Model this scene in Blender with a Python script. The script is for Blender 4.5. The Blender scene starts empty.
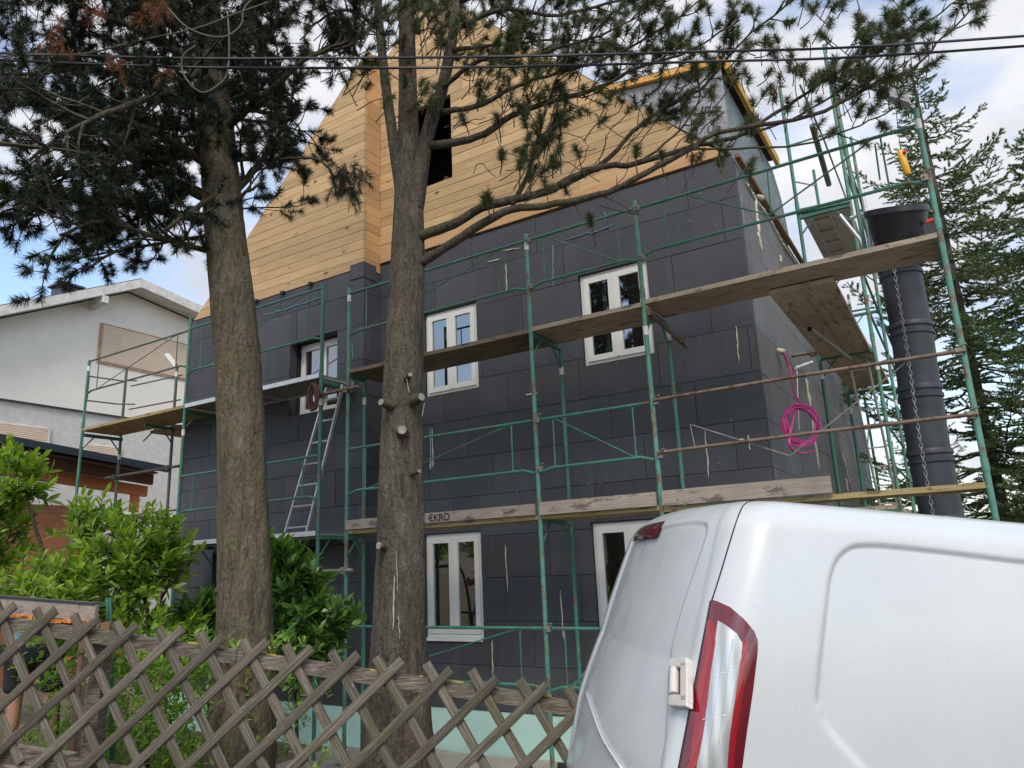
import bpy, bmesh, math, random
from math import radians, sin, cos, pi, atan2, sqrt
from mathutils import Vector, Matrix, noise
from mathutils.bvhtree import BVHTree
V = Vector
random.seed(7)
sc = bpy.context.scene
COL = sc.collection

# ------------------------------------------------------------------ camera
CAM = V((4.785, -6.657, 1.543)); FPX = 732.0
def cam_axes(yaw, pitch, roll):
    yaw, pitch, roll = map(radians, (yaw, pitch, roll))
    f = V((sin(yaw)*cos(pitch), cos(yaw)*cos(pitch), sin(pitch)))
    r = V((cos(yaw), -sin(yaw), 0)); u = r.cross(f)
    return r*cos(roll)+u*sin(roll), -r*sin(roll)+u*cos(roll), f
CR, CU, CF = cam_axes(-31.046, 13.725, -2.457)
RH = V((CR.x, CR.y, 0)).normalized()
FH = V((-RH.y, RH.x, 0))
def ray(x, y): return CF + CR*((x-512)/FPX) - CU*((y-384)/FPX)
def at(x, y, d):                 # a point seen at x, y standing d metres away
    r = ray(x, y); return CAM + r*(d/(r.x*FH.x+r.y*FH.y))
def ld(l, d, z=0): p = CAM + RH*l + FH*d; return V((p.x, p.y, z))
def onY(x, y, Y): r = ray(x, y); return CAM + r*((Y-CAM.y)/r.y)
def onX(x, y, X): r = ray(x, y); return CAM + r*((X-CAM.x)/r.x)

cd = bpy.data.cameras.new('camera'); cam = bpy.data.objects.new('camera', cd); COL.objects.link(cam)
cam.matrix_world = Matrix(((CR.x, CU.x, -CF.x, CAM.x), (CR.y, CU.y, -CF.y, CAM.y), (CR.z, CU.z, -CF.z, CAM.z), (0, 0, 0, 1)))
cd.sensor_fit = 'HORIZONTAL'; cd.sensor_width = 36; cd.lens = FPX/1024*36; cd.clip_end = 3000; cd.clip_start = .05
sc.camera = cam

# ------------------------------------------------------------------ materials
class NT:
    def __init__(s, name):
        s.m = bpy.data.materials.new(name); s.m.use_nodes = True
        s.t = s.m.node_tree; s.b = s.t.nodes['Principled BSDF']; s.tc = None
    def n(s, t, **k):
        o = s.t.nodes.new(t)
        for a, b in k.items():
            if a.startswith('_'): setattr(o, a[1:], b)
            else: o.inputs[a.replace('_', ' ')].default_value = b
        return o
    def l(s, a, b): s.t.links.new(a, b)
    def coord(s, scale=(1, 1, 1), rot=(0, 0, 0)):
        if not s.tc: s.tc = s.n('ShaderNodeTexCoord')
        mp = s.n('ShaderNodeMapping'); mp.inputs['Scale'].default_value = scale; mp.inputs['Rotation'].default_value = rot
        s.l(s.tc.outputs['Object'], mp.inputs['Vector']); return mp.outputs['Vector']
    def noise(s, scale, vec=None, detail=5, rough=.6, dist=0):
        o = s.n('ShaderNodeTexNoise', Scale=scale, Detail=detail, Roughness=rough, Distortion=dist)
        s.l(vec or s.coord(), o.inputs['Vector']); return o.outputs['Fac']
    def ramp(s, fac, stops):
        r = s.n('ShaderNodeValToRGB'); e = r.color_ramp.elements
        while len(e) < len(stops): e.new(.5)
        for i, (p, c) in enumerate(stops):
            e[i].position = p; e[i].color = (*c, 1) if len(c) == 3 else c
        s.l(fac, r.inputs['Fac']); return r.outputs['Color']
    def mix(s, fac, a, b, mode='MIX'):
        o = s.n('ShaderNodeMix', _data_type='RGBA', _blend_type=mode)
        for sock, v in ((o.inputs[0], fac), (o.inputs[6], a), (o.inputs[7], b)):
            if isinstance(v, (int, float)): sock.default_value = v
            elif isinstance(v, tuple): sock.default_value = (*v, 1)
            else: s.l(v, sock)
        return o.outputs[2]
    def math(s, op, a, b=0., c=0.):
        o = s.n('ShaderNodeMath', _operation=op)
        for i, v in enumerate((a, b, c)):
            if isinstance(v, (int, float)): o.inputs[i].default_value = v
            else: s.l(v, o.inputs[i])
        return o.outputs[0]
    def island(s): return s.n('ShaderNodeNewGeometry').outputs['Random Per Island']
    def bump(s, h, st=.3, d=.01):
        o = s.n('ShaderNodeBump', Strength=st, Distance=d); s.l(h, o.inputs['Height']); s.l(o.outputs['Normal'], s.b.inputs['Normal'])
    def col(s, c):
        if isinstance(c, tuple): s.b.inputs['Base Color'].default_value = (*c, 1)
        else: s.l(c, s.b.inputs['Base Color'])
    def p(s, **k):
        for a, b in k.items(): s.b.inputs[a.replace('_', ' ')].default_value = b
        return s
def vary(name, c, rough=.7, amt=.25, scale=6, bump=.15, island=0., metallic=0., spec=.5):
    t = NT(name); f = t.noise(scale, detail=6)
    d = tuple(x*(1-amt) for x in c); e = tuple(min(1, x*(1+amt)) for x in c)
    k = t.ramp(f, [(.3, d), (.7, e)])
    if island:
        v = t.math('MULTIPLY_ADD', t.island(), 2*island, 1-island)
        k = t.mix(1., k, t.n_comb(v), 'MULTIPLY')
    t.col(k); t.p(Roughness=rough, Metallic=metallic, Specular_IOR_Level=spec)
    if bump: t.bump(t.noise(scale*12), bump, .004)
    return t.m
def n_comb(s, v):
    o = s.n('ShaderNodeCombineXYZ')
    for i in range(3): s.l(v, o.inputs[i])
    return o.outputs[0]
NT.n_comb = n_comb

M = {}
def eps(name, c, st=.5):
    t = NT(name); big = t.noise(1.3, detail=4); fine = t.noise(160, detail=3)
    sm = t.noise(7, t.coord((1, 1, .25)), detail=5)
    k = t.ramp(big, [(.3, tuple(x*.86 for x in c)), (.7, tuple(x*1.16 for x in c))])
    k = t.mix(1., k, t.n_comb(t.math('MULTIPLY_ADD', t.island(), .26, .88)), 'MULTIPLY')
    k = t.mix(t.math('MULTIPLY', t.ramp(sm, [(.55, (0, 0, 0)), (.8, (1, 1, 1))]), .30), k, tuple(min(1, x*2+.01) for x in c))
    k = t.mix(.5, k, t.mix(1., k, t.ramp(fine, [(.3, (.7, .7, .7)), (.7, (1.35, 1.35, 1.35))]), 'MULTIPLY'))
    t.col(k); t.p(Roughness=.75, Specular_IOR_Level=.4); t.bump(t.noise(90, detail=4), st, .004); return t.m
M['eps'] = eps('grey_foam_board', (.064, .068, .078))
M['eps_side'] = eps('sanded_skylit_foam_board', (.165, .165, .165), .8)  # lighter grey: sun-scoured boards, plus stronger sky light put into the colour
M['backing'] = vary('foam_joint', (.02, .02, .024), .9)
M['mint'] = vary('mint_foam_board', (.52, .80, .73), .7, .06, 3, .1, .04)
def wood(name, c1, c2, knots=True, axis='x', rough=.65, isl=.22, grain=1.):
    t = NT(name)
    sc_ = {'x': (.6, 14, 14), 'y': (14, .6, 14), 'z': (14, 14, .6)}[axis]
    g = t.noise(3*grain, t.coord(sc_), detail=8, rough=.65, dist=.6)
    k = t.ramp(g, [(.3, c1), (.68, c2)])
    v = t.math('MULTIPLY_ADD', t.island(), 2*isl, 1-isl)
    k = t.mix(1., k, t.n_comb(v), 'MULTIPLY')
    if knots:
        vo = t.n('ShaderNodeTexVoronoi', Scale=4.); t.l(t.coord({'x': (.55, 1, 1), 'y': (1, .55, 1), 'z': (1, 1, .55)}[axis]), vo.inputs['Vector'])
        kn = t.ramp(vo.outputs['Distance'], [(.05, (1, 1, 1)), (.13, (0, 0, 0))])
        k = t.mix(kn, k, tuple(x*.33 for x in c1))
    t.col(k); t.p(Roughness=rough, Specular_IOR_Level=.3); t.bump(g, .25, .004); return t.m
M['siding'] = wood('new_larch_boards', (.41, .26, .12), (.59, .405, .215), isl=.17)
M['siding_y'] = wood('new_larch_boards_return', (.46, .25, .11), (.60, .37, .18), axis='y', isl=.2)
M['beam'] = wood('new_timber_beam', (.48, .27, .125), (.62, .38, .20), isl=.1)
M['fascia'] = wood('orange_formwork', (.62, .30, .08), (.75, .42, .12), False)
M['yellow_edge'] = wood('yellow_formwork', (.50, .30, .06), (.66, .42, .09), False, axis='y')
M['brownstrip'] = wood('brown_strip', (.16, .09, .05), (.24, .14, .08), False, axis='y')
def plankmat(name, c1, c2, axis):
    t = NT(name)
    s1 = {'x': (.5, 10, 10), 'y': (10, .5, 10)}[axis]
    g = t.noise(4, t.coord(s1), detail=9, rough=.7, dist=1.2)
    k = t.ramp(g, [(.3, c1), (.7, c2)])
    s2 = t.noise(9, t.coord({'x': (.35, 1.5, 1), 'y': (1.5, .35, 1)}[axis]), detail=6, rough=.75)
    k = t.mix(t.ramp(s2, [(.54, (0, 0, 0)), (.62, (.85, .85, .85))]), k, tuple(x*.35 for x in c1))
    big = t.noise(1.1, detail=3)
    k = t.mix(t.ramp(big, [(.4, (0, 0, 0)), (.75, (.5, .5, .5))]), k, tuple(x*.6 for x in c1))
    t.col(k); t.p(Roughness=.8, Specular_IOR_Level=.25); t.bump(t.math('ADD', g, t.math('MULTIPLY', s2, -1.)), .5, .006); return t.m
M['plank'] = plankmat('weathered_plank', (.32, .25, .18), (.58, .48, .36), 'x')
M['plank_y'] = plankmat('weathered_plank_side', (.36, .29, .20), (.62, .52, .40), 'y')
M['plank_dark'] = plankmat('dark_weathered_plank', (.15, .115, .08), (.32, .25, .18), 'x')
M['plank_ochre'] = plankmat('ochre_plank', (.30, .225, .10), (.50, .40, .21), 'x')
M['toeboard'] = plankmat('grey_toeboard', (.26, .21, .17), (.46, .39, .33), 'x')
M['alu'] = vary('alu', (.62, .62, .60), .45, .12, 8, .05, metallic=.6)
M['deckgrey'] = vary('grey_deck_ply', (.20, .19, .17), .7, .2, 5)
def painted(name, c, rustamt=.62, rust=(.16, .075, .04), fade=None, metallic=0.):
    t = NT(name); f = t.noise(5, detail=6); k = t.ramp(f, [(.3, tuple(x*.75 for x in c)), (.7, tuple(x*1.25 for x in c))])
    k = t.mix(t.ramp(t.noise(11, t.coord((1, 1, .5)), detail=8, rough=.8), [(rustamt-.04, (0, 0, 0)), (rustamt, (1, 1, 1))]), k, rust)
    k = t.mix(t.ramp(t.noise(23, detail=5, rough=.8), [(.63, (0, 0, 0)), (.70, (1, 1, 1))]), k, fade or (.45, .48, .45))
    t.col(k); t.p(Roughness=.45, Metallic=metallic); t.bump(t.noise(60), .25, .002); return t.m
M['green'] = painted('green_scaffold_paint', (.045, .185, .13), .59)
M['green_pale'] = painted('pale_green_scaffold_paint', (.085, .245, .18), .57)
M['rusty'] = painted('rusty_tube', (.17, .115, .085), .55, (.10, .05, .03))
M['steel'] = painted('galvanised_tube', (.26, .25, .22), .6, metallic=.3)
M['oldpole'] = painted('dull_green_tube', (.07, .13, .10), .55)
M['white'] = vary('white_pvc', (.78, .775, .74), .35, .03, 3, 0)
M['sticker'] = vary('white_sticker', (.7, .7, .68), .5, .1, 40, 0)
def glass():
    t = NT('window_glass'); t.col((.006, .007, .008)); t.p(Roughness=.02, IOR=2.9, Specular_IOR_Level=.6)
    t.bump(t.noise(1.5, detail=1), .02, .01); return t.m
M['glass'] = glass()
M['tape'] = vary('brown_seal', (.42, .27, .16), .7)
M['masticgrey'] = vary('mortar_grey', (.16, .16, .155), .9, .2, 30)
M['foam'] = vary('pu_foam', (.66, .62, .47), .8, .12, 25, .6)
M['foam_white'] = vary('white_foam', (.72, .71, .64), .8, .12, 25, .4)
M['foam_blue'] = vary('turquoise_foam', (.13, .33, .38), .8, .1, 25, .3)
M['foam_orange'] = vary('orange_foam', (.75, .28, .06), .8, .15, 25, .6)
def membrane(name, c, sc_=3):
    t = NT(name); f = t.noise(sc_, detail=6, dist=1.5); t.col(t.ramp(f, [(.3, tuple(x*.85 for x in c)), (.7, tuple(x*1.12 for x in c))]))
    t.p(Roughness=.55); t.bump(f, 1., .06); return t.m
M['foil'] = membrane('grey_underlay_foil', (.33, .33, .35))
M['foil_green'] = membrane('grey_green_underlay', (.20, .25, .25), 5)
M['print'] = vary('foil_print', (.035, .035, .04), .6, .1)
M['rooftile'] = vary('dark_roof', (.07, .055, .05), .8, .3, 4)
M['render'] = vary('cream_render', (.86, .81, .72), .85, .05, 1.5, .35)
M['render_low'] = vary('rough_grey_render', (.62, .60, .56), .9, .1, 8, .9)
M['trimwhite'] = vary('weathered_white_trim', (.68, .66, .61), .7, .18, 6)
M['shutter'] = vary('beige_shutter', (.76, .61, .47), .5, .06, 3, 0)
M['anthracite'] = vary('anthracite_metal', (.035, .045, .06), .4, .1, 3, 0)
M['carwood'] = wood('orange_stained_wood', (.30, .10, .035), (.44, .16, .055), axis='y', isl=.12)
M['darkwood'] = wood('dark_red_wood', (.07, .025, .014), (.12, .045, .022), False, axis='y')
def brick():
    t = NT('orange_brick'); b = t.n('ShaderNodeTexBrick', Scale=1.0); b.inputs['Brick Width'].default_value = .25; b.inputs['Row Height'].default_value = .075
    b.inputs['Mortar Size'].default_value = .006; b.inputs['Color1'].default_value = (.52, .20, .09, 1); b.inputs['Color2'].default_value = (.42, .15, .07, 1); b.inputs['Mortar'].default_value = (.34, .24, .17, 1)
    sx = t.n('ShaderNodeSeparateXYZ'); cx_ = t.n('ShaderNodeCombineXYZ'); t.l(t.coord(), sx.inputs[0]); t.l(sx.outputs['Y'], cx_.inputs['X']); t.l(sx.outputs['Z'], cx_.inputs['Y']); t.l(cx_.outputs[0], b.inputs['Vector']); t.col(b.outputs['Color']); t.p(Roughness=.85); t.bump(b.outputs['Fac'], -.5, .01); return t.m
M['brick'] = brick()
def bark(name, c1, c2, c3, vs=7., moss=(.11, .115, .045), mo=.5):
    t = NT(name); nz = t.n('ShaderNodeTexNoise', Scale=5., Detail=5.); t.l(t.coord(), nz.inputs['Vector'])
    v = t.n('ShaderNodeTexVoronoi', Scale=vs*6., _feature='F1'); t.l(t.mix(.16, t.coord((1, 1, .38)), nz.outputs['Color']), v.inputs['Vector'])
    rid = t.noise(vs*2.6, t.coord((1, 1, .22)), detail=10, rough=.78, dist=.8)
    h = t.math('ADD', t.math('MULTIPLY', t.math('SUBTRACT', 1., v.outputs['Distance']), .5), t.math('MULTIPLY', rid, 1.3))
    f = t.noise(2.6, t.coord((1, 1, .45)), detail=8, rough=.75); k = t.ramp(f, [(.3, c1), (.55, c2), (.75, c3)])
    k = t.mix(t.math('MULTIPLY', t.ramp(t.noise(1.7, detail=5, rough=.7), [(.48, (0, 0, 0)), (.62, (1, 1, 1))]), mo), k, moss)
    k = t.mix(1., k, t.ramp(rid, [(.34, (.38, .36, .34)), (.5, (1, 1, 1)), (.68, (1.4, 1.38, 1.3))]), 'MULTIPLY')
    k = t.mix(1., k, t.ramp(t.noise(60, t.coord((1, 1, .5)), detail=5, rough=.8), [(.3, (.6, .6, .6)), (.7, (1.4, 1.38, 1.34))]), 'MULTIPLY')
    k = t.mix(t.ramp(t.noise(16, t.coord((1, 1, .6)), detail=7, rough=.85), [(.64, (0, 0, 0)), (.70, (.7, .7, .7))]), k, tuple(min(1, x*1.5) for x in c3))
    t.col(k); t.p(Roughness=.9, Specular_IOR_Level=.2); t.bump(h, 1., .026); return t.m
M['bark'] = bark('pine_bark', (.095, .078, .055), (.155, .13, .095), (.215, .195, .145), 7., (.115, .115, .05), .55)
M['bark2'] = bark('pine_bark_grey', (.070, .058, .045), (.13, .112, .09), (.22, .20, .17), 9, (.09, .085, .06), .5)
M['twig'] = bark('limb_bark', (.055, .045, .036), (.10, .085, .068), (.17, .155, .125), 9)
M['palevine'] = vary('pale_dead_wood', (.10, .095, .06), .8, .2, 14)
M['resin'] = vary('white_resin', (.36, .35, .31), .6, .15, 30)
M['stub'] = vary('sawn_stub', (.25, .23, .20), .85, .35, 30, .6)
def leafm(name, c1, c2, rough=.45, trans=.25, spec=.4):
    t = NT(name); k = t.ramp(t.island(), [(0, c1), (.55, tuple((a+b)/2 for a, b in zip(c1, c2))), (1, c2)])
    t.col(k); t.p(Roughness=rough, Specular_IOR_Level=spec)
    tr = t.n('ShaderNodeBsdfTranslucent'); t.l(t.mix(1., k, (1.3, 1.5, .6), 'MULTIPLY'), tr.inputs['Color'])
    mx = t.n('ShaderNodeMixShader', Fac=trans); t.l(t.b.outputs[0], mx.inputs[1]); t.l(tr.outputs[0], mx.inputs[2])
    t.l(mx.outputs[0], t.t.nodes['Material Output'].inputs['Surface']); return t.m
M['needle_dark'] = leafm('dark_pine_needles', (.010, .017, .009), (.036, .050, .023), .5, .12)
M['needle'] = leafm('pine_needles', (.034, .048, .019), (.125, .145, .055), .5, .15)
M['needle_dead'] = leafm('dead_brown_needles', (.14, .045, .02), (.26, .10, .05), .7, .2)
M['spruce'] = leafm('spruce_needles', (.06, .105, .045), (.20, .27, .11), .55, .15)
M['laurel'] = leafm('laurel_leaves', (.10, .19, .025), (.40, .52, .09), .3, .45, .5)
M['laurel_dark'] = leafm('dark_laurel_leaves', (.05, .125, .025), (.17, .30, .06), .3, .35, .5)
M['creeper'] = leafm('creeper_leaves', (.09, .20, .03), (.34, .50, .09), .45, .42)
def fencewood(name, attr):
    t = NT(name)
    if attr: av = t.n('ShaderNodeAttribute', _attribute_name='grain').outputs['Vector']
    else: av = t.coord((1, 1, 1))
    def mp(sc_): o = t.n('ShaderNodeMapping'); o.inputs['Scale'].default_value = sc_; t.l(av, o.inputs['Vector']); return o.outputs['Vector']
    g = t.noise(1., mp((3, 160, 60) if attr else (8, 8, 90)), detail=8, rough=.7, dist=.4)
    isl = t.island(); k = t.ramp(g, [(.32, (.045, .038, .029)), (.5, (.125, .107, .082)), (.68, (.28, .25, .205))])
    k = t.mix(1., k, t.n_comb(t.math('MULTIPLY_ADD', isl, .55, .72)), 'MULTIPLY')
    k = t.mix(t.ramp(t.noise(2.6, detail=6), [(.5, (0, 0, 0)), (.7, (.65, .65, .65))]), k, (.105, .11, .045))
    k = t.mix(t.ramp(t.noise(1., mp((9, 70, 40) if attr else (20, 20, 60)), detail=7, rough=.8), [(.60, (0, 0, 0)), (.66, (.9, .9, .9))]), k, (.40, .385, .34))
    k = t.mix(t.ramp(t.noise(1., mp((6, 90, 40) if attr else (9, 9, 70)), detail=8, rough=.8), [(.61, (0, 0, 0)), (.66, (.9, .9, .9))]), k, (.03, .026, .022))
    t.col(k); t.p(Roughness=.85, Specular_IOR_Level=.2); t.bump(g, .9, .006); return t.m
M['fence'] = fencewood('silvered_fence_wood', False); M['slats'] = fencewood('silvered_slat_wood', True)
M['lichen'] = vary('orange_lichen', (.50, .36, .05), .9, .3, 40, .5)
def paint():
    t = NT('white_car_paint'); f = t.noise(1.2, detail=3); d = t.noise(28, detail=7, rough=.8)
    k = t.ramp(f, [(.3, (.57, .60, .605)), (.7, (.62, .645, .645))])
    k = t.mix(t.ramp(d, [(.70, (0, 0, 0)), (.84, (.22, .22, .22))]), k, (.42, .40, .36))
    k = t.mix(t.ramp(t.noise(3, t.coord((2, 2, .35)), detail=6), [(.5, (0, 0, 0)), (.8, (.25, .25, .25))]), k, (.46, .475, .47))
    k = t.mix(t.ramp(t.noise(75, detail=4, rough=.7), [(.70, (0, 0, 0)), (.76, (.6, .6, .6))]), k, (.30, .27, .22))
    k = t.mix(t.ramp(t.noise(1.4, t.coord((1, 1, 2.5)), detail=7, rough=.7), [(.48, (0, 0, 0)), (.8, (.2, .2, .2))]), k, (.46, .45, .41))
    t.l(t.ramp(t.noise(5, detail=7, rough=.7), [(.35, (.22, .22, .22)), (.7, (.48, .48, .48))]), t.b.inputs['Roughness'])
    t.col(k); t.p(Roughness=.32, Coat_Weight=.7, Coat_Roughness=.14); t.bump(t.noise(2.2, detail=2), .05, .01); return t.m
M['paint'] = paint()
M['hingepaint'] = vary('chalky_white_paint', (.62, .58, .53), .5, .1, 20)
M['gap'] = vary('black_rubber', (.012, .012, .013), .6)
def lens(name, c, rough=.08, wt=0.):
    t = NT(name); t.col(c); t.p(Roughness=rough, Coat_Weight=1., Coat_Roughness=.03, IOR=1.5, Transmission_Weight=wt); return t.m
M['redlens'] = lens('red_lens', (.30, .006, .012))
M['redlens_dark'] = lens('dark_red_lens', (.13, .004, .012))
def clearlens():
    t = NT('clear_lens'); w = t.n('ShaderNodeTexWave', Scale=7., Distortion=.05); t.l(t.coord(), w.inputs['Vector'])
    t.col(t.ramp(w.outputs['Fac'], [(.1, (.42, .44, .42)), (.9, (.62, .64, .64))])); t.p(Roughness=.25, Metallic=.35, Coat_Weight=1., Coat_Roughness=.04)
    t.bump(w.outputs['Fac'], .25, .006); return t.m
M['clearlens'] = clearlens()
M['tyre'] = vary('tyre', (.02, .02, .02), .85)
M['rim'] = vary('rim', (.45, .45, .46), .35, .1, metallic=.7)
M['darkglass'] = lens('dark_glass', (.01, .012, .014))
M['asphalt'] = vary('asphalt', (.05, .05, .052), .9, .25, 30, .6)
M['kerb'] = vary('kerb_stone', (.28, .27, .25), .9, .2, 8, .5)
def groundm():
    t = NT('garden_soil'); f = t.noise(1.2, detail=8, rough=.7)
    t.col(t.ramp(f, [(.3, (.10, .07, .045)), (.5, (.17, .13, .09)), (.7, (.07, .10, .03))])); t.p(Roughness=.95); t.bump(t.noise(18, detail=8), .8, .03); return t.m
M['soil'] = groundm()
M['concrete'] = vary('concrete_dust', (.36, .33, .29), .9, .15, 5, .5)
M['blackpvc'] = vary('black_rubber_chute', (.034, .038, .046), .5, .4, 4, .15)
M['darkgrey'] = vary('hoist_casing', (.10, .11, .12), .5, .3, 14)
M['palegrey'] = vary('hoist_cover', (.34, .35, .36), .5, .15, 14)
M['yellow'] = vary('yellow_plastic', (.80, .42, .015), .4, .05)
M['red'] = vary('red_plastic', (.55, .02, .02), .4, .05)
M['magenta'] = vary('magenta_hose', (.56, .05, .24), .4, .08)
M['cable'] = vary('black_cable', (.018, .020, .022), .6)
M['chain'] = vary('chain_steel', (.30, .30, .30), .45, .15, 30, 0, metallic=.7)
M['rustwheel'] = vary('rust_brown', (.15, .065, .04), .75, .3, 25, .6)
M['skin'] = vary('skin', (.52, .29, .20), .55, .08)
M['shirt'] = vary('blue_cloth', (.16, .36, .66), .85, .08, 10)
M['shorts'] = vary('dark_cloth', (.035, .036, .045), .9, .2)
M['hair'] = vary('hair', (.05, .03, .02), .8)
M['shoe'] = vary('shoe', (.06, .05, .05), .8)
M['copper'] = vary('rust_post', (.17, .10, .07), .7, .25, 9)
M['foilsheet'] = vary('plastic_sheet', (.55, .60, .64), .3, .15)

# ------------------------------------------------------------------ mesh helpers
ORG = {}
def root(name, loc, label, cat, group=None, kind=None):
    o = bpy.data.objects.new(name, None); COL.objects.link(o); o.location = loc; o.empty_display_size = .2
    ORG[o.name] = V(loc); o['label'] = label; o['category'] = cat
    if group: o['group'] = group
    if kind: o['kind'] = kind
    return o
def tag(o, label=None, cat=None, group=None, kind=None):
    for k, v in (('label', label), ('category', cat), ('group', group), ('kind', kind)):
        if v: o[k] = v
    return o
class MB:
    def __init__(s): s.v = []; s.f = []; s.mi = []; s.cm = 0; s.at = []
    def face(s, *idx): s.f.append(idx); s.mi.append(s.cm)
    def add(s, vs, fs):
        b = len(s.v); s.v += [tuple(x) for x in vs]
        for f in fs: s.face(*[b+i for i in f])
    def box(s, a, b):
        x0, y0, z0 = a; x1, y1, z1 = b
        s.add([(x0, y0, z0), (x1, y0, z0), (x1, y1, z0), (x0, y1, z0), (x0, y0, z1), (x1, y0, z1), (x1, y1, z1), (x0, y1, z1)],
              [(0, 3, 2, 1), (4, 5, 6, 7), (0, 1, 5, 4), (1, 2, 6, 5), (2, 3, 7, 6), (3, 0, 4, 7)])
    def obox(s, c, ax, ay, az):       # oriented box: centre and three half axes
        c = V(c); P = []
        for k in (-1, 1):
            for i, j in ((-1, -1), (1, -1), (1, 1), (-1, 1)): P.append(c+V(ax)*i+V(ay)*j+V(az)*k)
        s.add(P, [(0, 3, 2, 1), (4, 5, 6, 7), (0, 1, 5, 4), (1, 2, 6, 5), (2, 3, 7, 6), (3, 0, 4, 7)])
    def beam(s, p, q, w, h, up=(0, 0, 1)):
        p = V(p); q = V(q); d = (q-p); n = d.normalized(); sd = n.cross(V(up)).normalized(); u = sd.cross(n)
        s.obox((p+q)/2, d/2, sd*w/2, u*h/2)
    def tube(s, pts, r, n=8, cap=True):
        pts = [V(p) for p in pts]
        if not isinstance(r, (list, tuple)): r = [r]*len(pts)
        b = len(s.v); prev = None; k = len(pts)
        for i, p in enumerate(pts):
            d = (pts[min(i+1, k-1)]-pts[max(i-1, 0)])
            d = d.normalized() if d.length > 1e-9 else V((0, 0, 1))
            if prev is None:
                a = d.orthogonal().normalized()
            else:
                a = prev-d*prev.dot(d)
                a = a.normalized() if a.length > 1e-6 else d.orthogonal().normalized()
            prev = a; c = d.cross(a)
            for j in range(n):
                t = 2*pi*j/n; s.v.append(tuple(p+(a*cos(t)+c*sin(t))*r[i]))
        for i in range(k-1):
            for j in range(n):
                j2 = (j+1) % n; s.face(b+i*n+j, b+i*n+j2, b+(i+1)*n+j2, b+(i+1)*n+j)
        if cap: s.face(*[b+j for j in range(n)][::-1]); s.face(*[b+(k-1)*n+j for j in range(n)])
    def prism(s, poly, f0, f1):       # poly of (a,b); f maps (a,b) -> point
        n = len(poly); P = [f0(*p) for p in poly]+[f1(*p) for p in poly]
        s.add(P, [tuple(range(n))[::-1], tuple(range(n, 2*n))]+[(i, (i+1) % n, n+(i+1) % n, n+i) for i in range(n)])
    def build(s, name, mat, parent=None, smooth=False, org=None, auto=None):
        me = bpy.data.meshes.new(name)
        rt = parent
        while rt is not None and rt.parent is not None: rt = rt.parent
        o3 = V(org) if org is not None else (ORG[rt.name] if rt else V((0, 0, 0)))
        me.from_pydata([(x-o3.x, y-o3.y, z-o3.z) for x, y, z in s.v], [], s.f)
        mats = mat if isinstance(mat, (list, tuple)) else [mat]
        for m in mats: me.materials.append(M[m])
        if len(mats) > 1: me.polygons.foreach_set('material_index', s.mi)
        if s.at:
            a_ = me.attributes.new('grain', 'FLOAT_VECTOR', 'POINT'); a_.data.foreach_set('vector', [c for t in s.at for c in t])
        if smooth: me.polygons.foreach_set('use_smooth', [True]*len(me.polygons))
        if auto:
            bm = bmesh.new(); bm.from_mesh(me); bmesh.ops.recalc_face_normals(bm, faces=bm.faces)
            for e in bm.edges: e.smooth = len(e.link_faces) == 2 and e.calc_face_angle(0) < radians(auto)
            for f in bm.faces: f.smooth = True
            bm.to_mesh(me); bm.free()
        me.validate(); me.update()
        o = bpy.data.objects.new(name, me); COL.objects.link(o)
        if parent: o.parent = parent
        else: o.location = o3; ORG[o.name] = o3
        return o
def thing(mb, name, mat, loc, label, cat, group=None, kind=None, **k):
    return tag(mb.build(name, mat, None, org=loc, **k), label, cat, group, kind)
def box_ob(name, mat, a, b, parent): m = MB(); m.box(a, b); return m.build(name, mat, parent)
def tube_ob(name, mat, pts, r, parent, n=10): m = MB(); m.tube(pts, r, n); return m.build(name, mat, parent, auto=40)
def text_mesh(s, size, origin, ex, ey, en):
    cu = bpy.data.curves.new('t', 'FONT'); cu.body = s; cu.size = size; cu.offset = size*.02
    o = bpy.data.objects.new('t', cu); COL.objects.link(o); bpy.context.view_layer.update()
    me = o.evaluated_get(bpy.context.evaluated_depsgraph_get()).to_mesh(); m = MB()
    vs = [V(origin)+V(ex)*v.co.x+V(ey)*v.co.y+V(en)*.003 for v in me.vertices]
    m.add(vs, [tuple(p.vertices) for p in me.polygons]); o.to_mesh_clear(); bpy.data.objects.remove(o); return m
def catmull(pts, n=6):
    pts = [V(p) for p in pts]; out = []
    P = [pts[0]*2-pts[1]]+pts+[pts[-1]*2-pts[-2]]
    for i in range(1, len(P)-2):
        for k in range(n):
            t = k/n; a, b, c, d = P[i-1], P[i], P[i+1], P[i+2]
            out.append(.5*((2*b)+(c-a)*t+(2*a-5*b+4*c-d)*t*t+(3*b-a-3*c+d)*t**3))
    out.append(pts[-1]); return out
def clip(poly, halfs):                # halfs: (a,b,c) keep a*x+b*y<=c
    for a, b, c in halfs:
        out = []
        for i in range(len(poly)):
            p, q = poly[i-1], poly[i]; fp = a*p[0]+b*p[1]-c; fq = a*q[0]+b*q[1]-c
            if fp*fq < 0: t = fp/(fp-fq); out.append((p[0]+(q[0]-p[0])*t, p[1]+(q[1]-p[1])*t))
            if fq <= 0: out.append(q)
        poly = out
        if len(poly) < 3: return []
    return poly
def cut(rects, hole):
    hx0, hx1, hz0, hz1 = hole; out = []
    for x0, x1, z0, z1 in rects:
        if hx0 >= x1 or hx1 <= x0 or hz0 >= z1 or hz1 <= z0: out.append((x0, x1, z0, z1)); continue
        if hx0 > x0: out.append((x0, hx0, z0, z1))
        if hx1 < x1: out.append((hx1, x1, z0, z1))
        a, b = max(x0, hx0), min(x1, hx1)
        if hz0 > z0: out.append((a, b, z0, hz0))
        if hz1 < z1: out.append((a, b, hz1, z1))
    return out

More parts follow.
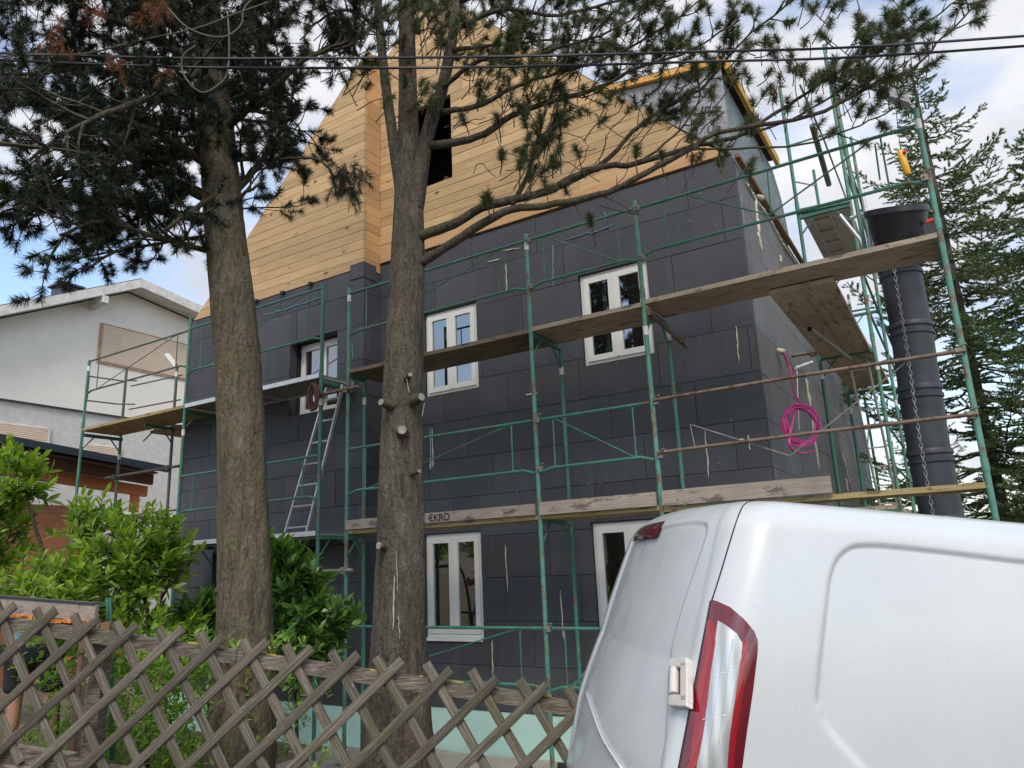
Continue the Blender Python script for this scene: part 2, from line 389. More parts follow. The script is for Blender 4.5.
# ------------------------------------------------------------------ world and sun
w = bpy.data.worlds.new('World'); sc.world = w; w.use_nodes = True; nt = w.node_tree; N = nt.nodes; L = nt.links
bg = N['Background']; sky = N.new('ShaderNodeTexSky'); sky.sky_type = 'NISHITA'; sky.sun_disc = False
SUN_EL, SUN_AZ = radians(50), radians(150)     # azimuth from +Y clockwise
sky.sun_elevation = SUN_EL; sky.sun_rotation = SUN_AZ; sky.air_density = 1.2; sky.dust_density = 1.5; sky.altitude = 200
tc = N.new('ShaderNodeTexCoord'); mp = N.new('ShaderNodeMapping'); mp.inputs['Scale'].default_value = (1, 1, 2.6); mp.inputs['Location'].default_value = (.35, .1, .2)
L.new(tc.outputs['Generated'], mp.inputs['Vector'])
nz = N.new('ShaderNodeTexNoise'); nz.inputs['Scale'].default_value = 2.3; nz.inputs['Detail'].default_value = 9; nz.inputs['Roughness'].default_value = .55; nz.inputs['Distortion'].default_value = .3
L.new(mp.outputs[0], nz.inputs['Vector'])
cr = N.new('ShaderNodeValToRGB'); cr.color_ramp.elements[0].position = .40; cr.color_ramp.elements[1].position = .56
L.new(nz.outputs['Fac'], cr.inputs['Fac'])
nz2 = N.new('ShaderNodeTexNoise'); nz2.inputs['Scale'].default_value = 3.1; nz2.inputs['Detail'].default_value = 7; L.new(mp.outputs[0], nz2.inputs['Vector'])
cc = N.new('ShaderNodeValToRGB'); cc.color_ramp.elements[0].position = .35; cc.color_ramp.elements[0].color = (4.1, 4.2, 4.55, 1)
cc.color_ramp.elements[1].position = .7; cc.color_ramp.elements[1].color = (6.3, 6.35, 6.6, 1); L.new(nz2.outputs['Fac'], cc.inputs['Fac'])
sm = N.new('ShaderNodeMix'); sm.data_type = 'RGBA'; sm.blend_type = 'MULTIPLY'; sm.inputs[0].default_value = 1; sm.inputs[7].default_value = (1.6, 1.6, 1.6, 1)
L.new(sky.outputs[0], sm.inputs[6])
mx = N.new('ShaderNodeMix'); mx.data_type = 'RGBA'; L.new(cr.outputs['Color'], mx.inputs[0]); L.new(sm.outputs[2], mx.inputs[6]); L.new(cc.outputs['Color'], mx.inputs[7])
L.new(mx.outputs[2], bg.inputs['Color']); bg.inputs['Strength'].default_value = .115
sl = bpy.data.lights.new('sun', 'SUN'); sl.energy = 1.5; sl.angle = radians(20); sl.color = (1, .93, .83)
so = bpy.data.objects.new('sun', sl); COL.objects.link(so)
sd = V((sin(SUN_AZ)*cos(SUN_EL), cos(SUN_AZ)*cos(SUN_EL), sin(SUN_EL)))
so.rotation_euler = sd.to_track_quat('Z', 'Y').to_euler()
sc.view_settings.view_transform = 'Standard'; sc.view_settings.look = 'None'; sc.view_settings.exposure = .58; sc.view_settings.gamma = 1

# ------------------------------------------------------------------ ground
def camld(x, y): p = V((x, y, 0))-V((CAM.x, CAM.y, 0)); return p.dot(RH), p.dot(FH)
def street_z(l, d): return .08-.165*max(-14, min(14, l))-.05*max(-8, min(6, d))
def yard_z(x, y): return max(-.62, -.93-.0775*max(x, -14)-.2727*y)
def ground_z(x, y):
    l, d = camld(x, y)
    dl = 4.75-.11*(l-.4)+.15                  # fence line
    t = max(0, min(1, (d-dl+.25)/.5)); s = street_z(l, d); yv = yard_z(x, y) if d > dl-1 else s
    return s*(1-t)+max(-3.2, min(2.2, yv))*t
def sheet(name, fn, l0, l1, d0, d1, nl, nd, mat, kind='structure', edge=None):
    m = MB(); 
    for j in range(nd+1):
        for i in range(nl+1):
            l = l0+(l1-l0)*i/nl; d = d0+(d1-d0)*j/nd; p = ld(l, d); m.v.append((p.x, p.y, fn(l, d, p)))
    for j in range(nd):
        for i in range(nl):
            a = j*(nl+1)+i; m.face(a, a+1, a+nl+2, a+nl+1)
    return tag(m.build(name, mat, smooth=True), kind=kind)
gm = MB(); xs = [-400, -200, -90, -50, -30, -22]+[-18+.4*i for i in range(91)]+[22, 30, 50, 90, 200, 400]
for b_ in xs:
    for a_ in xs:
        p = ld(a_, b_+3); gm.v.append((p.x, p.y, ground_z(p.x, p.y)+.02*noise.noise(V((p.x*2, p.y*2, 0)))))
n_ = len(xs)
for j in range(n_-1):
    for i in range(n_-1): a = j*n_+i; gm.face(a, a+1, a+n_+1, a+n_)
tag(gm.build('ground', 'soil', smooth=True), kind='structure')
sheet('road', lambda l, d, p: street_z(l, d)+.03, -30, 30, -4, 4.0, 60, 12, 'asphalt')
km = MB()
for i in range(30):
    l = -15+i; a = ld(l+.005, 4.1); b = ld(l+.995, 4.1); a.z = street_z(l, 4.1)+.06; b.z = street_z(l+1, 4.1)+.06; km.beam(a, b, .14, .26)
tag(km.build('kerb', 'kerb'), kind='structure')
cy = MB()
m = MB(); gx = [-2.4+.5*i for i in range(16)]; gy = [-1.6, -1.2, -.8, -.4, 0, .5, .98]
for y in gy:
    for x in gx: m.v.append((x, y+.08*sin(x*3), ground_z(x, y)+.035))
for j in range(len(gy)-1):
    for i in range(len(gx)-1): a = j*len(gx)+i; m.face(a, a+1, a+len(gx)+1, a+len(gx))
tag(m.build('path', 'concrete', smooth=True), kind='structure')

# ------------------------------------------------------------------ house
HX0, HXM, HX1 = -5.95, -2.0, 3.18; YL, YR, YB = .65, 1.0, 10.6
Z0, ZE = -.62, 5.9
house = root('house', (0, 1, -.6), 'two storey house clad in dark grey insulation boards with a new timber gable', 'house')
holesR = [(1.18, 2.07, 3.78, 4.93), (-1.21, -.33, 3.77, 4.95), (-1.26, -.37, .68, 1.95), (1.13, 2.05, .70, 1.95)]
holesL = [(-3.48, -2.5, 3.76, 4.90), (-5.02, -2.75, .55, 1.86)]
def boards(a0, a1, z0, z1, holes, fn, rowh=.5, ln=1.0, thick=.14, gap=.003, jit=.006, off=0.):
    m = MB(); z = z0; r = 0
    while z < z1-.02:
        zt = min(z+rowh, z1); a = a0-((r*.37+off) % 1.0)*ln
        while a < a1:
            b = a+ln; x0, x1 = max(a, a0), min(b, a1)
            if x1-x0 > .03:
                rs = [(x0+gap, x1-gap, z+gap, zt-gap)]
                for h in holes: rs = cut(rs, h)
                for q in rs:
                    if q[1]-q[0] < .02 or q[3]-q[2] < .02: continue
                    j = random.uniform(0, jit)
                    m.prism([(q[0], q[2]), (q[1], q[2]), (q[1], q[3]), (q[0], q[3])], lambda u, v: fn(u, v, j), lambda u, v: fn(u, v, thick))
            a = b
        z = zt; r += 1
    return m
fy = lambda Y: (lambda u, v, d: V((u, Y+d, v)))
boards(HXM, HX1-.005, -.12, ZE, holesR, fy(YR), off=.3).build('front_wall', 'eps', house)
boards(HX0, HXM, -.12, 5.74, holesL, fy(YL), off=.7).build('projecting_wall', 'eps', house)
boards(YL+.14, YR+.2, -.12, 5.74, [], lambda u, v, d: V((HXM-d, u, v)), off=.1, thick=.1).build('return_wall', 'eps', house)
boards(YR+.145, YB, -.12, ZE, [], lambda u, v, d: V((HX1-d, u, v)), off=.55).build('side_wall', 'eps_side', house)
boards(YL+.14, YB, -.12, 5.74, [], lambda u, v, d: V((HX0+d, u, v)), off=.2).build('far_side_wall', 'eps', house)
m = MB()                                              # masonry behind the boards
rs = [(HXM+.1, HX1-.16, Z0, ZE-.01)]
for h in holesR: rs = cut(rs, h)
for q in rs: m.box((q[0], YR+.143, q[2]), (q[1], YR+.4, q[3]))
rs = [(HX0+.16, HXM-.11, Z0, 5.72)]
for h in holesL: rs = cut(rs, h)
for q in rs: m.box((q[0], YL+.143, q[2]), (q[1], YL+.75, q[3]))
m.box((HX1-.4, YR+.41, Z0), (HX1-.143, YB, ZE-.01)); m.box((HX0+.143, YL+.76, Z0), (HX0+.4, YB, 5.72)); m.box((HX0+.1, YB-.02, Z0), (HX1-.1, YB+.2, ZE-.02))
m.build('masonry', 'backing', house)
m = MB()
for q in cut([(-1.9, 3.17, -.70, -.125)], (9, 9, 9, 9)):
    x = q[0]
    while x < q[1]-.05: xe = min(x+1.25, q[1]); m.box((x+.002, YR+.012+random.uniform(0, .004), q[2]), (xe-.002, YR+.13, q[3])); x = xe
m.box((HX0+.05, YL+.012, -.7), (HXM-.02, YL+.13, -.125)); m.box((HX1-.1, YR+.15, -.7), (HX1-.015, YB, -.125))
m.build('plinth_insulation', 'mint', house)
box_ob('corner_insulation', 'eps', (HXM-.26, YL-.012, 5.60), (HXM+.006, YL+.25, 5.83), house)

RX, RZ = -1.0, 10.2
sL = (RZ-5.73)/(RX+5.85); sR = (RZ-5.86)/(3.14-RX)
hl = (-sL, 1, RZ-sL*RX); hr = (sR, 1, RZ+sR*RX)
def siding(x0, x1, z0, z1, halfs, hole, Y, th, bh=.145):
    m = MB(); z = z0
    while z < z1:
        zt = z+bh; a = x0-random.uniform(0, 3)
        while a < x1:
            b = a+random.choice((2.4, 3.1, 3.9)); q0 = (max(a, x0)+.001, min(b, x1)-.0015, z+.0035, zt-.0035)
            if q0[1]-q0[0] > .02:
                for q in (cut([q0], hole) if hole else [q0]):
                    pl = clip([(q[0], q[2]), (q[1], q[2]), (q[1], q[3]), (q[0], q[3])], halfs)
                    if len(pl) > 2:
                        j = random.uniform(0, .004)
                        m.prism(pl, lambda u, v: V((u, Y+j, v)), lambda u, v: V((u, Y+th, v)))
            a = b
        z = zt
    return m
GW = (-1.36, -.66, 6.88, 8.22)
siding(HXM+.001, 3.2, 6.05, 10.3, [hl, hr], GW, YR-.005, .06).build('timber_gable', 'siding', house)
siding(HX0, HXM-.001, 5.745, 10.3, [hl, hr], None, YL-.01, .06).build('projecting_timber_gable', 'siding', house)
m = MB(); z = 5.745
while z < 9.25:
    m.box((HXM-.05, YL+.052, z+.002), (HXM+random.uniform(.001, .004), YR-.006, z+.143)); z += .145
m.build('timber_return', 'siding_y', house)
m = MB(); m.prism(clip([(HXM+.01, 5.905), (3.16, 5.905), (3.16, 6.045), (HXM+.01, 6.045)], [hr]), lambda u, v: V((u, YR-.025, v)), lambda u, v: V((u, YR+.055, v)))
m.build('timber_beam', 'beam', house)
m = MB()
m.box((-1.5, YR+.7, 7.05), (-.5, YR+.76, 7.13)); m.beam((-1.5, YR+.9, 6.6), (-.5, YR+.95, 8.1), .06, .08); m.beam((-.4, YR+.8, 6.7), (-1.4, YR+.85, 7.5), .05, .07)
m.build('roof_truss', 'beam', house)
box_ob('attic_partition', 'backing', (-1.8, YR+1.2, 6.2), (-.2, YR+1.25, 8.9), house)
m = MB()
for q in cut([(HXM+.01, 3.1, 6.0, 10.1)], GW):
    pl = clip([(q[0], q[2]), (q[1], q[2]), (q[1], q[3]), (q[0], q[3])], [(hl[0], 1, hl[2]-.02), (hr[0], 1, hr[2]-.02)])
    if len(pl) > 2: m.prism(pl, lambda u, v: V((u, YR+.056, v)), lambda u, v: V((u, YR+.075, v)))
m.prism(clip([(HX0+.05, 5.75), (HXM-.055, 5.75), (HXM-.055, 10), (HX0+.05, 10)], [(hl[0], 1, hl[2]-.02)]), lambda u, v: V((u, YL+.051, v)), lambda u, v: V((u, YL+.07, v)))
m.build('board_backing', 'backing', house)
for x in (-4.25, -3.65, -3.05): box_ob('bracket', 'gap', (x-.035, YL-.05, 5.71), (x+.035, YL-.012, 5.755), house)
m = MB()                                              # roof slabs
def slab(pa, pb, ya, yb, th):
    m.prism([pa, pb, (pb[0], pb[1]+th), (pa[0], pa[1]+th)], lambda u, v: V((u, ya, v)), lambda u, v: V((u, yb, v)))
slab((HX0-.02, RZ-sL*(RX-HX0+.02)+.004), (HXM, RZ-sL*(RX-HXM)+.004), YL+.02, YB+.3, .03)
slab((HXM, RZ-sL*(RX-HXM)+.004), (RX, RZ+.004), YR+.02, YB+.3, .03)
slab((RX, RZ+.004), (3.16, RZ-sR*(3.16-RX)+.004), YR+.08, YB+.3, .04)
m.build('roof', 'rooftile', house)
# shed dormer
def dorm_top(x): return 7.24-(x-1.84)*.145
m = MB(); m.prism([(1.80, 7.24), (3.17, 5.91), (3.17, dorm_top(3.17)-.0)], lambda u, v: V((u, YR+.03, v)), lambda u, v: V((u, YR+.065, v)))
foil = m.build('dormer_cheek', 'foil', house)
m = MB(); m.prism([(HX1-.02, 0)]*0 or [(YR+.068, 5.96), (4.25, 5.98), (3.95, 6.6), (3.72, 7.0), (YR+.068, 7.0)], lambda u, v: V((HX1-.10+.03*sin(u*5), u, v)), lambda u, v: V((HX1-.02+.03*sin(u*5), u, v)))
m.build('dormer_side_membrane', 'foil_green', house)
m = MB(); m.beam((1.70, YR-.0, dorm_top(1.70)+.045), (3.24, YR-.0, dorm_top(3.24)+.045), .06, .075); m.build('dormer_fascia', 'fascia', house)
m = MB(); m.beam((3.235, YR+.031, 7.07), (3.235, 3.78, 7.09), .05, .15); m.build('dormer_eave_board', 'yellow_edge', house)
m = MB(); m.prism([(1.2, dorm_top(1.2)+.09), (3.21, dorm_top(3.21)+.09), (3.21, dorm_top(3.21)+.14), (1.2, dorm_top(1.2)+.14)], lambda u, v: V((u, YR+.032, v)), lambda u, v: V((u, 3.74, v)))
m.build('dormer_roof', 'rooftile', house)
for s_, o_, sz in (('HAUS', onY(672, 98, YR+.028), .17), ('WURT', onY(678, 116, YR+.028), .17), ('UR', onY(706, 133, YR+.028), .13)):
    tm = text_mesh(s_, sz, o_, (.93, 0, -.36), (.36, 0, .93), (0, -1, 0)); tm.build('printed_lettering', 'print', foil)
# side wall top strip
m = MB(); m.beam((HX1+.03, YR+.1, 5.915), (HX1+.03, 5.2, 5.915), .06, .05); m.build('eave_strip', 'brownstrip', house)
# foam in joints
def drip(m, p, q, r, seg=9, amp=.006):
    p = V(p); q = V(q); pts = []; rr = []
    for i in range(seg+1):
        t = i/seg; pts.append(p.lerp(q, t)+V((random.uniform(-amp, amp), random.uniform(-amp, amp)*.5, 0))); rr.append(r*random.uniform(.45, 1.25))
    rr[0] = rr[-1] = r*.3; m.tube(pts, rr, 6)
def foamset(name, mat, segs, Y, r, X=None):
    for a, b in segs:
        m = MB()
        if X is None: drip(m, onY(*a, Y), onY(*b, Y), r)
        else: drip(m, onX(*a, X), onX(*b, X), r)
        m.build(name, mat, house, smooth=True)
foamset('foam_seal', 'foam', [((506, 264), (507, 292)), ((502, 251), (520, 248)), ((736, 326), (739, 362)), ((705, 430), (709, 478)), ((748, 435), (750, 450)),
        ((430, 428), (431, 470)), ((505, 545), (508, 592)), ((560, 590), (564, 640)), ((492, 640), (493, 676)), ((430, 458), (430, 470))], YR-.003, .008)
foamset('white_foam_seal', 'foam_white', [((432, 428), (433, 468)), ((526, 395), (538, 393)), ((738, 440), (745, 439)), ((488, 262), (500, 259)), ((425, 672), (426, 690))], YR-.003, .009)
foamset('blue_foam_seal', 'foam_blue', [((566, 240), (590, 232)), ((590, 234), (615, 224)), ((553, 245), (553, 290)), ((605, 212), (606, 222)), ((369, 600), (370, 636)), ((741, 195), (745, 232)), ((374, 385), (374, 395))], YR-.003, .0065)
foamset('blue_foam_line', 'foam_blue', [((262, 316), (282, 310)), ((282, 311), (300, 304)), ((300, 305), (325, 296)), ((303, 360), (303, 364)), ((352, 343), (353, 360))], YL-.003, .008)
foamset('yellow_foam_bead', 'foam', [((745, 182), (756, 200)), ((755, 195), (759, 235)), ((758, 232), (762, 252)), ((756, 200), (770, 220)), ((770, 220), (782, 243)), ((782, 243), (797, 264)),
        ((780, 255), (781, 262)), ((806, 378), (812, 420)), ((812, 420), (819, 470)), ((842, 452), (850, 486)), ((846, 478), (848, 492))], 0, .022, X=HX1+.004)
for a_, b_, r_ in ((onX(778, 350, 3.2), onX(783, 352, 3.24), .04), (onX(757, 196, 3.2), onX(762, 198, 3.22), .035)):
    m = MB(); m.tube([a_, b_], [r_*.7, r_], 8); m.build('foam_plug', 'foam', house, smooth=True)

for k in range(26):
    x = random.uniform(-.2, 3.0); z = random.uniform(.2, 5.7)
    if any(h[0]-.1 < x < h[1]+.1 and h[2]-.1 < z < h[3]+.1 for h in holesR): continue
    m = MB(); n_ = 7; c = V((x, YR-.002, z)); P = [c+V((cos(2*pi*i/n_)*random.uniform(.008, .03), 0, sin(2*pi*i/n_)*random.uniform(.004, .014))) for i in range(n_)]
    m.add(P+[p-V((0, -.006, 0)) for p in P], [tuple(range(n_)), tuple(range(2*n_-1, n_-1, -1))]+[(i, (i+1) % n_, n_+(i+1) % n_, n_+i) for i in range(n_)]); m.build('mortar_splash', 'masticgrey', house)
def window(holes, Y, kind='double', recess=.07, depth=.07, lab=None):
    x0, x1, z0, z1 = holes; yf = Y+recess
    m = MB(); fw = .055
    def ring(m, a, b, c, d, y0, y1, t, tb=None):
        tb = tb or t
        m.box((a, y0, c), (a+t, y1, d)); m.box((b-t, y0, c), (b, y1, d)); m.box((a+t, y0, c), (b-t, y1, c+tb)); m.box((a+t, y0, d-t), (b-t, y1, d))
    ring(m, x0+.012, x1-.012, z0+.004, z1-.014, yf, yf+depth, fw)
    w_ = m.build('window', 'white', house)
    xm = (x0+x1)/2; a, b, c, d = x0+.012+fw-.012, x1-.012-fw+.012, z0+.004+fw-.012, z1-.014-fw+.012
    for (p, q) in ((a, xm-.002), (xm+.002, b)):
        m = MB(); ring(m, p, q, c, d, yf-.018, yf+.03, .068)
        s_ = m.build('sash', 'white', w_)
        # joints: lighter bead
        m = MB(); m.box((p+.068, yf+.004, c+.068), (q-.068, yf+.012, d-.068)); m.build('pane', 'glass', w_)
    m = MB(); m.box((xm-.022, yf-.028, c+.01), (xm+.022, yf-.0185, d-.01)); m.build('mullion_cover', 'white', w_)
    m = MB(); ring(m, x0+.001, x1-.001, z0+.001, z1-.001, yf+.02, yf+depth-.01, .0105); m.build('seal_tape', 'tape', w_)
    m = MB(); m.box((x0+.03, yf+.075, z0+.02), (x1-.03, yf+.09, z1-.02)); m.build('blackout_board', 'backing', w_)
    return w_
window(holesR[0], YR, recess=.045); window(holesR[1], YR, recess=.045); w3 = window(holesR[2], YR, recess=.045); window(holesR[3], YR, recess=.045)
window(holesL[0], YL, recess=.22)
m = MB(); m.box((-1.25, YR-.03, .645), (-.38, YR+.05, .682)); m.build('window_sill', 'white', w3)
m = MB()
m.box((-5.0, YL+.5, .55), (-2.77, YL+.52, 1.85)); m.build('garage_opening', 'backing', house)

# ------------------------------------------------------------------ scaffolds
TR = .0242
def pole(par, mat, x, y, z0, z1, name='standard', r=TR):
    m = MB(); m.tube([(x, y, z0), (x, y, z1)], r, 12)
    o = m.build(name, mat, par, auto=40)
    for z in (2.12, 4.12, 6.12):
        if z0 < z < z1-.2: j = MB(); j.tube([(x, y, z-.05), (x, y, z+.05)], r+.004, 12); j.build('joint_sleeve', mat, o, auto=40)
    if z1 > 3: 
        k = MB(); zz = random.uniform(.45, .8)
        zc = random.choice((z1-.15, 3.5+zz*.3)); k.tube([(x, y, zc-.045), (x, y, zc+.045)], r+.0012, 12)
        k.build('sticker', 'sticker', o, auto=40)
    return o
def spig(m, p, s=.03):
    p = V(p); m.obox(p, (s, 0, 0), (0, s, 0), (0, 0, s*1.1)); m.tube([p+V((-.01, -.06, 0)), p+V((-.01, .04, 0))], .009, 6)
def panel_rail(par, mat, x0, x1, y, zlo, zhi, flip=False, bracing=True):
    m = MB(); m.tube([(x0+.03, y, zhi), (x1-.03, y, zhi)], .0165, 8)
    d = .07
    m.tube([(x0+.03, y, zlo-.04), (x0+.16, y, zlo), (x1-.16, y, zlo), (x1-.03, y, zlo-.04)], .0165, 8)
    a, b = x0+.3*(1 if x1-x0 > 2 else .7), x1-.3*(1 if x1-x0 > 2 else .7)
    for x in (a, b): m.tube([(x, y, zlo), (x, y, zhi)], .0085, 6)
    if bracing:
        if flip: m.tube([(a, y, zhi), (b, y, zlo)], .0075, 6)
        else: m.tube([(a, y, zlo), (b, y, zhi)], .0075, 6)
    return m.build('guard_rail', mat, par, auto=40)
def transom(par, mat, x, z, y0=0, y1=.66, axis='y', drop=.05):
    m = MB(); f = (lambda t, zz: (x, t, zz)) if axis == 'y' else (lambda t, zz: (t, x, zz))
    m.beam(f(y0, z-drop), f(y1, z-drop), .05, .05)
    for (a, s_) in ((y0, 1), (y1, -1)): m.tube([f(a, z-drop-.26), f(a+s_*.2, z-drop-.025)], .012, 6)
    return m.build('deck_bracket', mat, par, auto=40)
def coupler(par, p):
    m = MB(); spig(m, p, .027); m.tube([V(p)+V((.0, -.02, .04)), V(p)+V((.06, -.05, .05))], .008, 6); return m.build('coupler', 'steel', par)
XA, XB, XC, XD, XL0, XL1, XL2 = -1.65, 1.046, 2.356, 4.96, -7.75, -4.98, -2.13
gz = ground_z
sf = root('scaffold', (1.6, 0, -.6), 'green tube scaffold along the facade part between the forked trunk and the tall corner pole', 'scaffold')
for X_, Yi in ((XA, .3), (XB, .68), (XC, .68), (XD, None)):
    zb = gz(X_, 0)+.05
    pole(sf, 'green_pale', X_, 0, zb, 5.14 if X_ != XD else 5.20)
    if Yi: pole(sf, 'green', X_, Yi, zb, 3.98)
    for z in (2.0, 4.0): transom(sf, 'green', X_, z, 0, Yi or .62)
    m = MB(); m.box((X_-.07, -.07, zb-.01), (X_+.07, .07, zb+.0)); m.tube([(X_, 0, zb), (X_, 0, zb+.16)], .014, 8); m.box((X_-.035, -.012, zb+.15), (X_+.035, .012, zb+.18)); m.build('base_plate', 'steel', sf)
for x0, x1, fl in ((XA, XB, False), (XB, XC, True)):
    panel_rail(sf, 'green', x0, x1, 0, 4.52, 5.06, fl); panel_rail(sf, 'green', x0, x1, 0, 2.48, 3.0, fl)
panel_rail(sf, 'green', XA, XB, 0, .36, .9, False); panel_rail(sf, 'green', XB, XC, 0, .36, .9, False)
panel_rail(sf, 'green', XC, XD, 0, 4.55, 5.05, True, False)
for z in (3.02, 2.51):
    tube_ob('guard_rail', 'rusty', [(XC+.02, -.035, z-.01), (XD-1.2, -.04, z+.004), (XD+.02, -.035, z)], .0175, sf)
m = MB(); m.tube([onY(692, 425, 0.), onY(790, 456, 0.)], .006, 6); m.tube([onY(790, 456, 0.), onY(905, 363, 0.)], .006, 6); m.tube([onY(690, 424, 0), onY(695, 447, 0)], .005, 6)
m.build('bracing_rod', 'steel', sf)
m = MB(); m.tube([(2.75, -.0, 4.56), (2.9, 0, 5.04)], .008, 6); m.tube([onY(690, 196, .01), onY(770, 215, .01)], .008, 6); m.tube([onY(768, 216, 0), onY(868, 143, 0)], .008, 6); m.tube([onY(767, 170, 0), onY(771, 212, 0)], .008, 6)
m.tube([onY(875, 144, 0), onY(880, 180, 0)], .008, 6)
m.build('panel_strut', 'green', sf, auto=40)
tube_ob('brace', 'steel', [(XB+.1, .3, .3), (XC-.05, .3, 1.5)], .01, sf)
for X_ in (XB, XC):
    for z in (2.48, 3.0, 4.50, 5.05, .9): coupler(sf, (X_+.035, -.005, z))
for z in (2.51, 3.02, 4.55): coupler(sf, (XD-.03, -.005, z))
# wall tie at pole C
m = MB(); m.tube([(XC+.03, .02, 3.93), (XC+.12, .9, 3.74)], .022, 8); spig(m, (XC+.12, .72, 3.78), .03); spig(m, (XC+.03, .05, 3.93), .035); m.build('wall_tie', 'rusty', sf, auto=40)

sl_ = root('scaffold', (-5, 0, -.1), 'green tube scaffold before the left part of the house, reaching beyond its far corner', 'scaffold')
for X_, z1 in ((XL0, 5.26), (XL1, 5.45), (XL2, 5.32)):
    zb = gz(X_, 0)+.03; pole(sl_, 'green', X_, 0, zb, z1)
    m = MB(); m.box((X_-.07, -.07, zb-.01), (X_+.07, .07, zb)); m.build('base_plate', 'steel', sl_)
pole(sl_, 'oldpole', -7.8, .7, gz(-7.8, .7), 5.28); pole(sl_, 'oldpole', -6.3, .7, gz(-6.3, .7), 5.05)
panel_rail(sl_, 'oldpole', XL0, XL1, 0, 4.70, 5.24, False); panel_rail(sl_, 'green', XL1, XL2, 0, 4.58, 5.26, False); panel_rail(sl_, 'green', XL1, XL2, 0, 2.47, 2.98, False); panel_rail(sl_, 'green', XL1, XL2, 0, .38, .9, False)
for X_ in (XL0, XL1, XL2): transom(sl_, 'green', X_, 4.0, 0, .62 if X_ != XL0 else .7)
for X_ in (XL1, XL2): transom(sl_, 'green', X_, 2.0, 0, .62)
transom(sl_, 'green', -6.3, 4.0, .2, .72)
m = MB()
for zz in (4.55, 4.98):
    m.tube([(XL0, .02, zz), (XL0+.02, .55, zz+.02), (XL0+.3, .7, zz)], .014, 6); m.tube([(XL0+.05, .75, zz-.05), (-6.2, .74, zz-.1)], .013, 6)
m.tube([(XL0, .02, 4.55), (XL0, .02, 4.98)], .013, 6)
m.build('end_guard', 'oldpole', sl_, auto=40)
m = MB(); m.tube([(-8.1, .66, 3.30), (-6.0, .66, 3.30)], .024, 8); spig(m, (-7.8, .66, 3.3), .035); spig(m, (-6.3, .66, 3.3), .035); m.build('tie_tube', 'oldpole', sl_, auto=40)
m = MB(); m.tube([(-7.75, 0, 2.1), (-5.0, 0, 2.1)], .016, 8); m.tube([(-7.75, 0, 2.5), (-5.0, 0, 2.5)], .016, 8); m.build('guard_rail', 'oldpole', sl_, auto=40)
for zc, xe in ((3.76, .22), (1.54, .14)):
    m = MB(); m.tube([(XL2-.28 if zc < 2 else XL2-.06, -.045, zc-.0), (XA+xe, -.045, zc+.0)], .024, 10)
    for X_ in (XL2, XA): spig(m, (X_, -.03, zc), .036); m.tube([(X_+.03, -.06, zc-.07), (X_+.03, -.06, zc+.07)], .007, 6)
    m.build('joining_tube', 'steel' if zc < 2 else 'rusty', sl_, auto=40)

def plank(name, mat, a, b, label, cat, group=None, n=2, seam='y'):
    m = MB(); x0, y0, z0 = a; x1, y1, z1 = b
    for i in range(n):
        if seam == 'y':
            ya, yb = y0+(y1-y0)*i/n+(.004 if i else 0), y0+(y1-y0)*(i+1)/n; m.box((x0, ya, z0), (x1, yb, z1+random.uniform(-.003, .003)))
        else:
            xa, xb = x0+(x1-x0)*i/n+(.004 if i else 0), x0+(x1-x0)*(i+1)/n; m.box((xa, y0, z0), (xb, y1, z1+random.uniform(-.003, .003)))
    loc = ((x0+x1)/2, (y0+y1)/2, z0)
    return thing(m, name, mat, loc, label, cat, group)
G1 = 'walking planks on the scaffolds'
def plk(x0, x1, z, mat, label, y0=-.01, y1=.6, dz=0.):
    # thick planks resting on the brackets
    m = MB(); n = 2
    for i in range(n):
        ya, yb = y0+(y1-y0)*i/n+.004*i, y0+(y1-y0)*(i+1)/n
        m.add([(x0, ya, z-.045), (x1, ya, z-.045+dz), (x1, yb, z-.045+dz), (x0, yb, z-.045), (x0, ya, z), (x1, ya, z+dz), (x1, yb, z+dz), (x0, yb, z)],
              [(0, 3, 2, 1), (4, 5, 6, 7), (0, 1, 5, 4), (1, 2, 6, 5), (2, 3, 7, 6), (3, 0, 4, 7)])
    return thing(m, 'scaffold_plank', mat, ((x0+x1)/2, 0, z), label, 'plank', G1)
plk(XA-.02, XB-.01, 4.02, 'plank_dark', 'dark weathered plank crossing the middle upstairs window')
plk(XB+.01, XC-.02, 4.03, 'plank', 'weathered plank crossing the right upstairs window')
plk(XC+.01, XD+.02, 4.05, 'plank', 'long brown upper plank ending at the tall corner pole below the black hopper', y1=.55)
plk(XA-.02, XB-.01, 2.01, 'plank_ochre', 'lower plank behind the stencilled toe board', y1=.5)
plk(XB+.01, XC-.02, 2.01, 'plank_ochre', 'short lower plank between the two middle scaffold poles', y1=.5)
plk(XC+.01, XD+.02, 1.99, 'plank_ochre', 'ochre edged lower plank just above the van roof', y1=.4)
plk(XL0-.03, XL1-.02, 4.06, 'plank_ochre', 'yellowish plank deck beyond the far corner of the house', y1=.66)
plk(-6.9, -6.08, 4.0, 'plank_ochre', 'short plank deck piece turning round the far house corner', y0=.68, y1=1.3)
def aludeck(x0, x1, z, label):
    m = MB(); m.box((x0, 0, z-.03), (x1, .598, z-.005)); o = thing(m, 'aluminium_deck', 'deckgrey', ((x0+x1)/2, 0, z), label, 'scaffold deck', 'aluminium decks')
    for y in (-.03, .6):
        e = MB(); e.box((x0, y, z-.055), (x1, y+.028, z+.005)); e.build('edge_profile', 'alu', o)
    e = MB(); e.box((x0, -.0, z-.05), (x0+.04, .598, z-.031)); e.box((x1-.04, -.0, z-.05), (x1, .598, z-.031)); e.box(((x0+x1)/2-.02, 0, z-.05), ((x0+x1)/2+.02, .598, z-.031)); e.build('cross_member', 'alu', o)
    return o
aludeck(XL1+.03, XL2-.02, 4.06, 'silver edged deck in front of the left upstairs window')
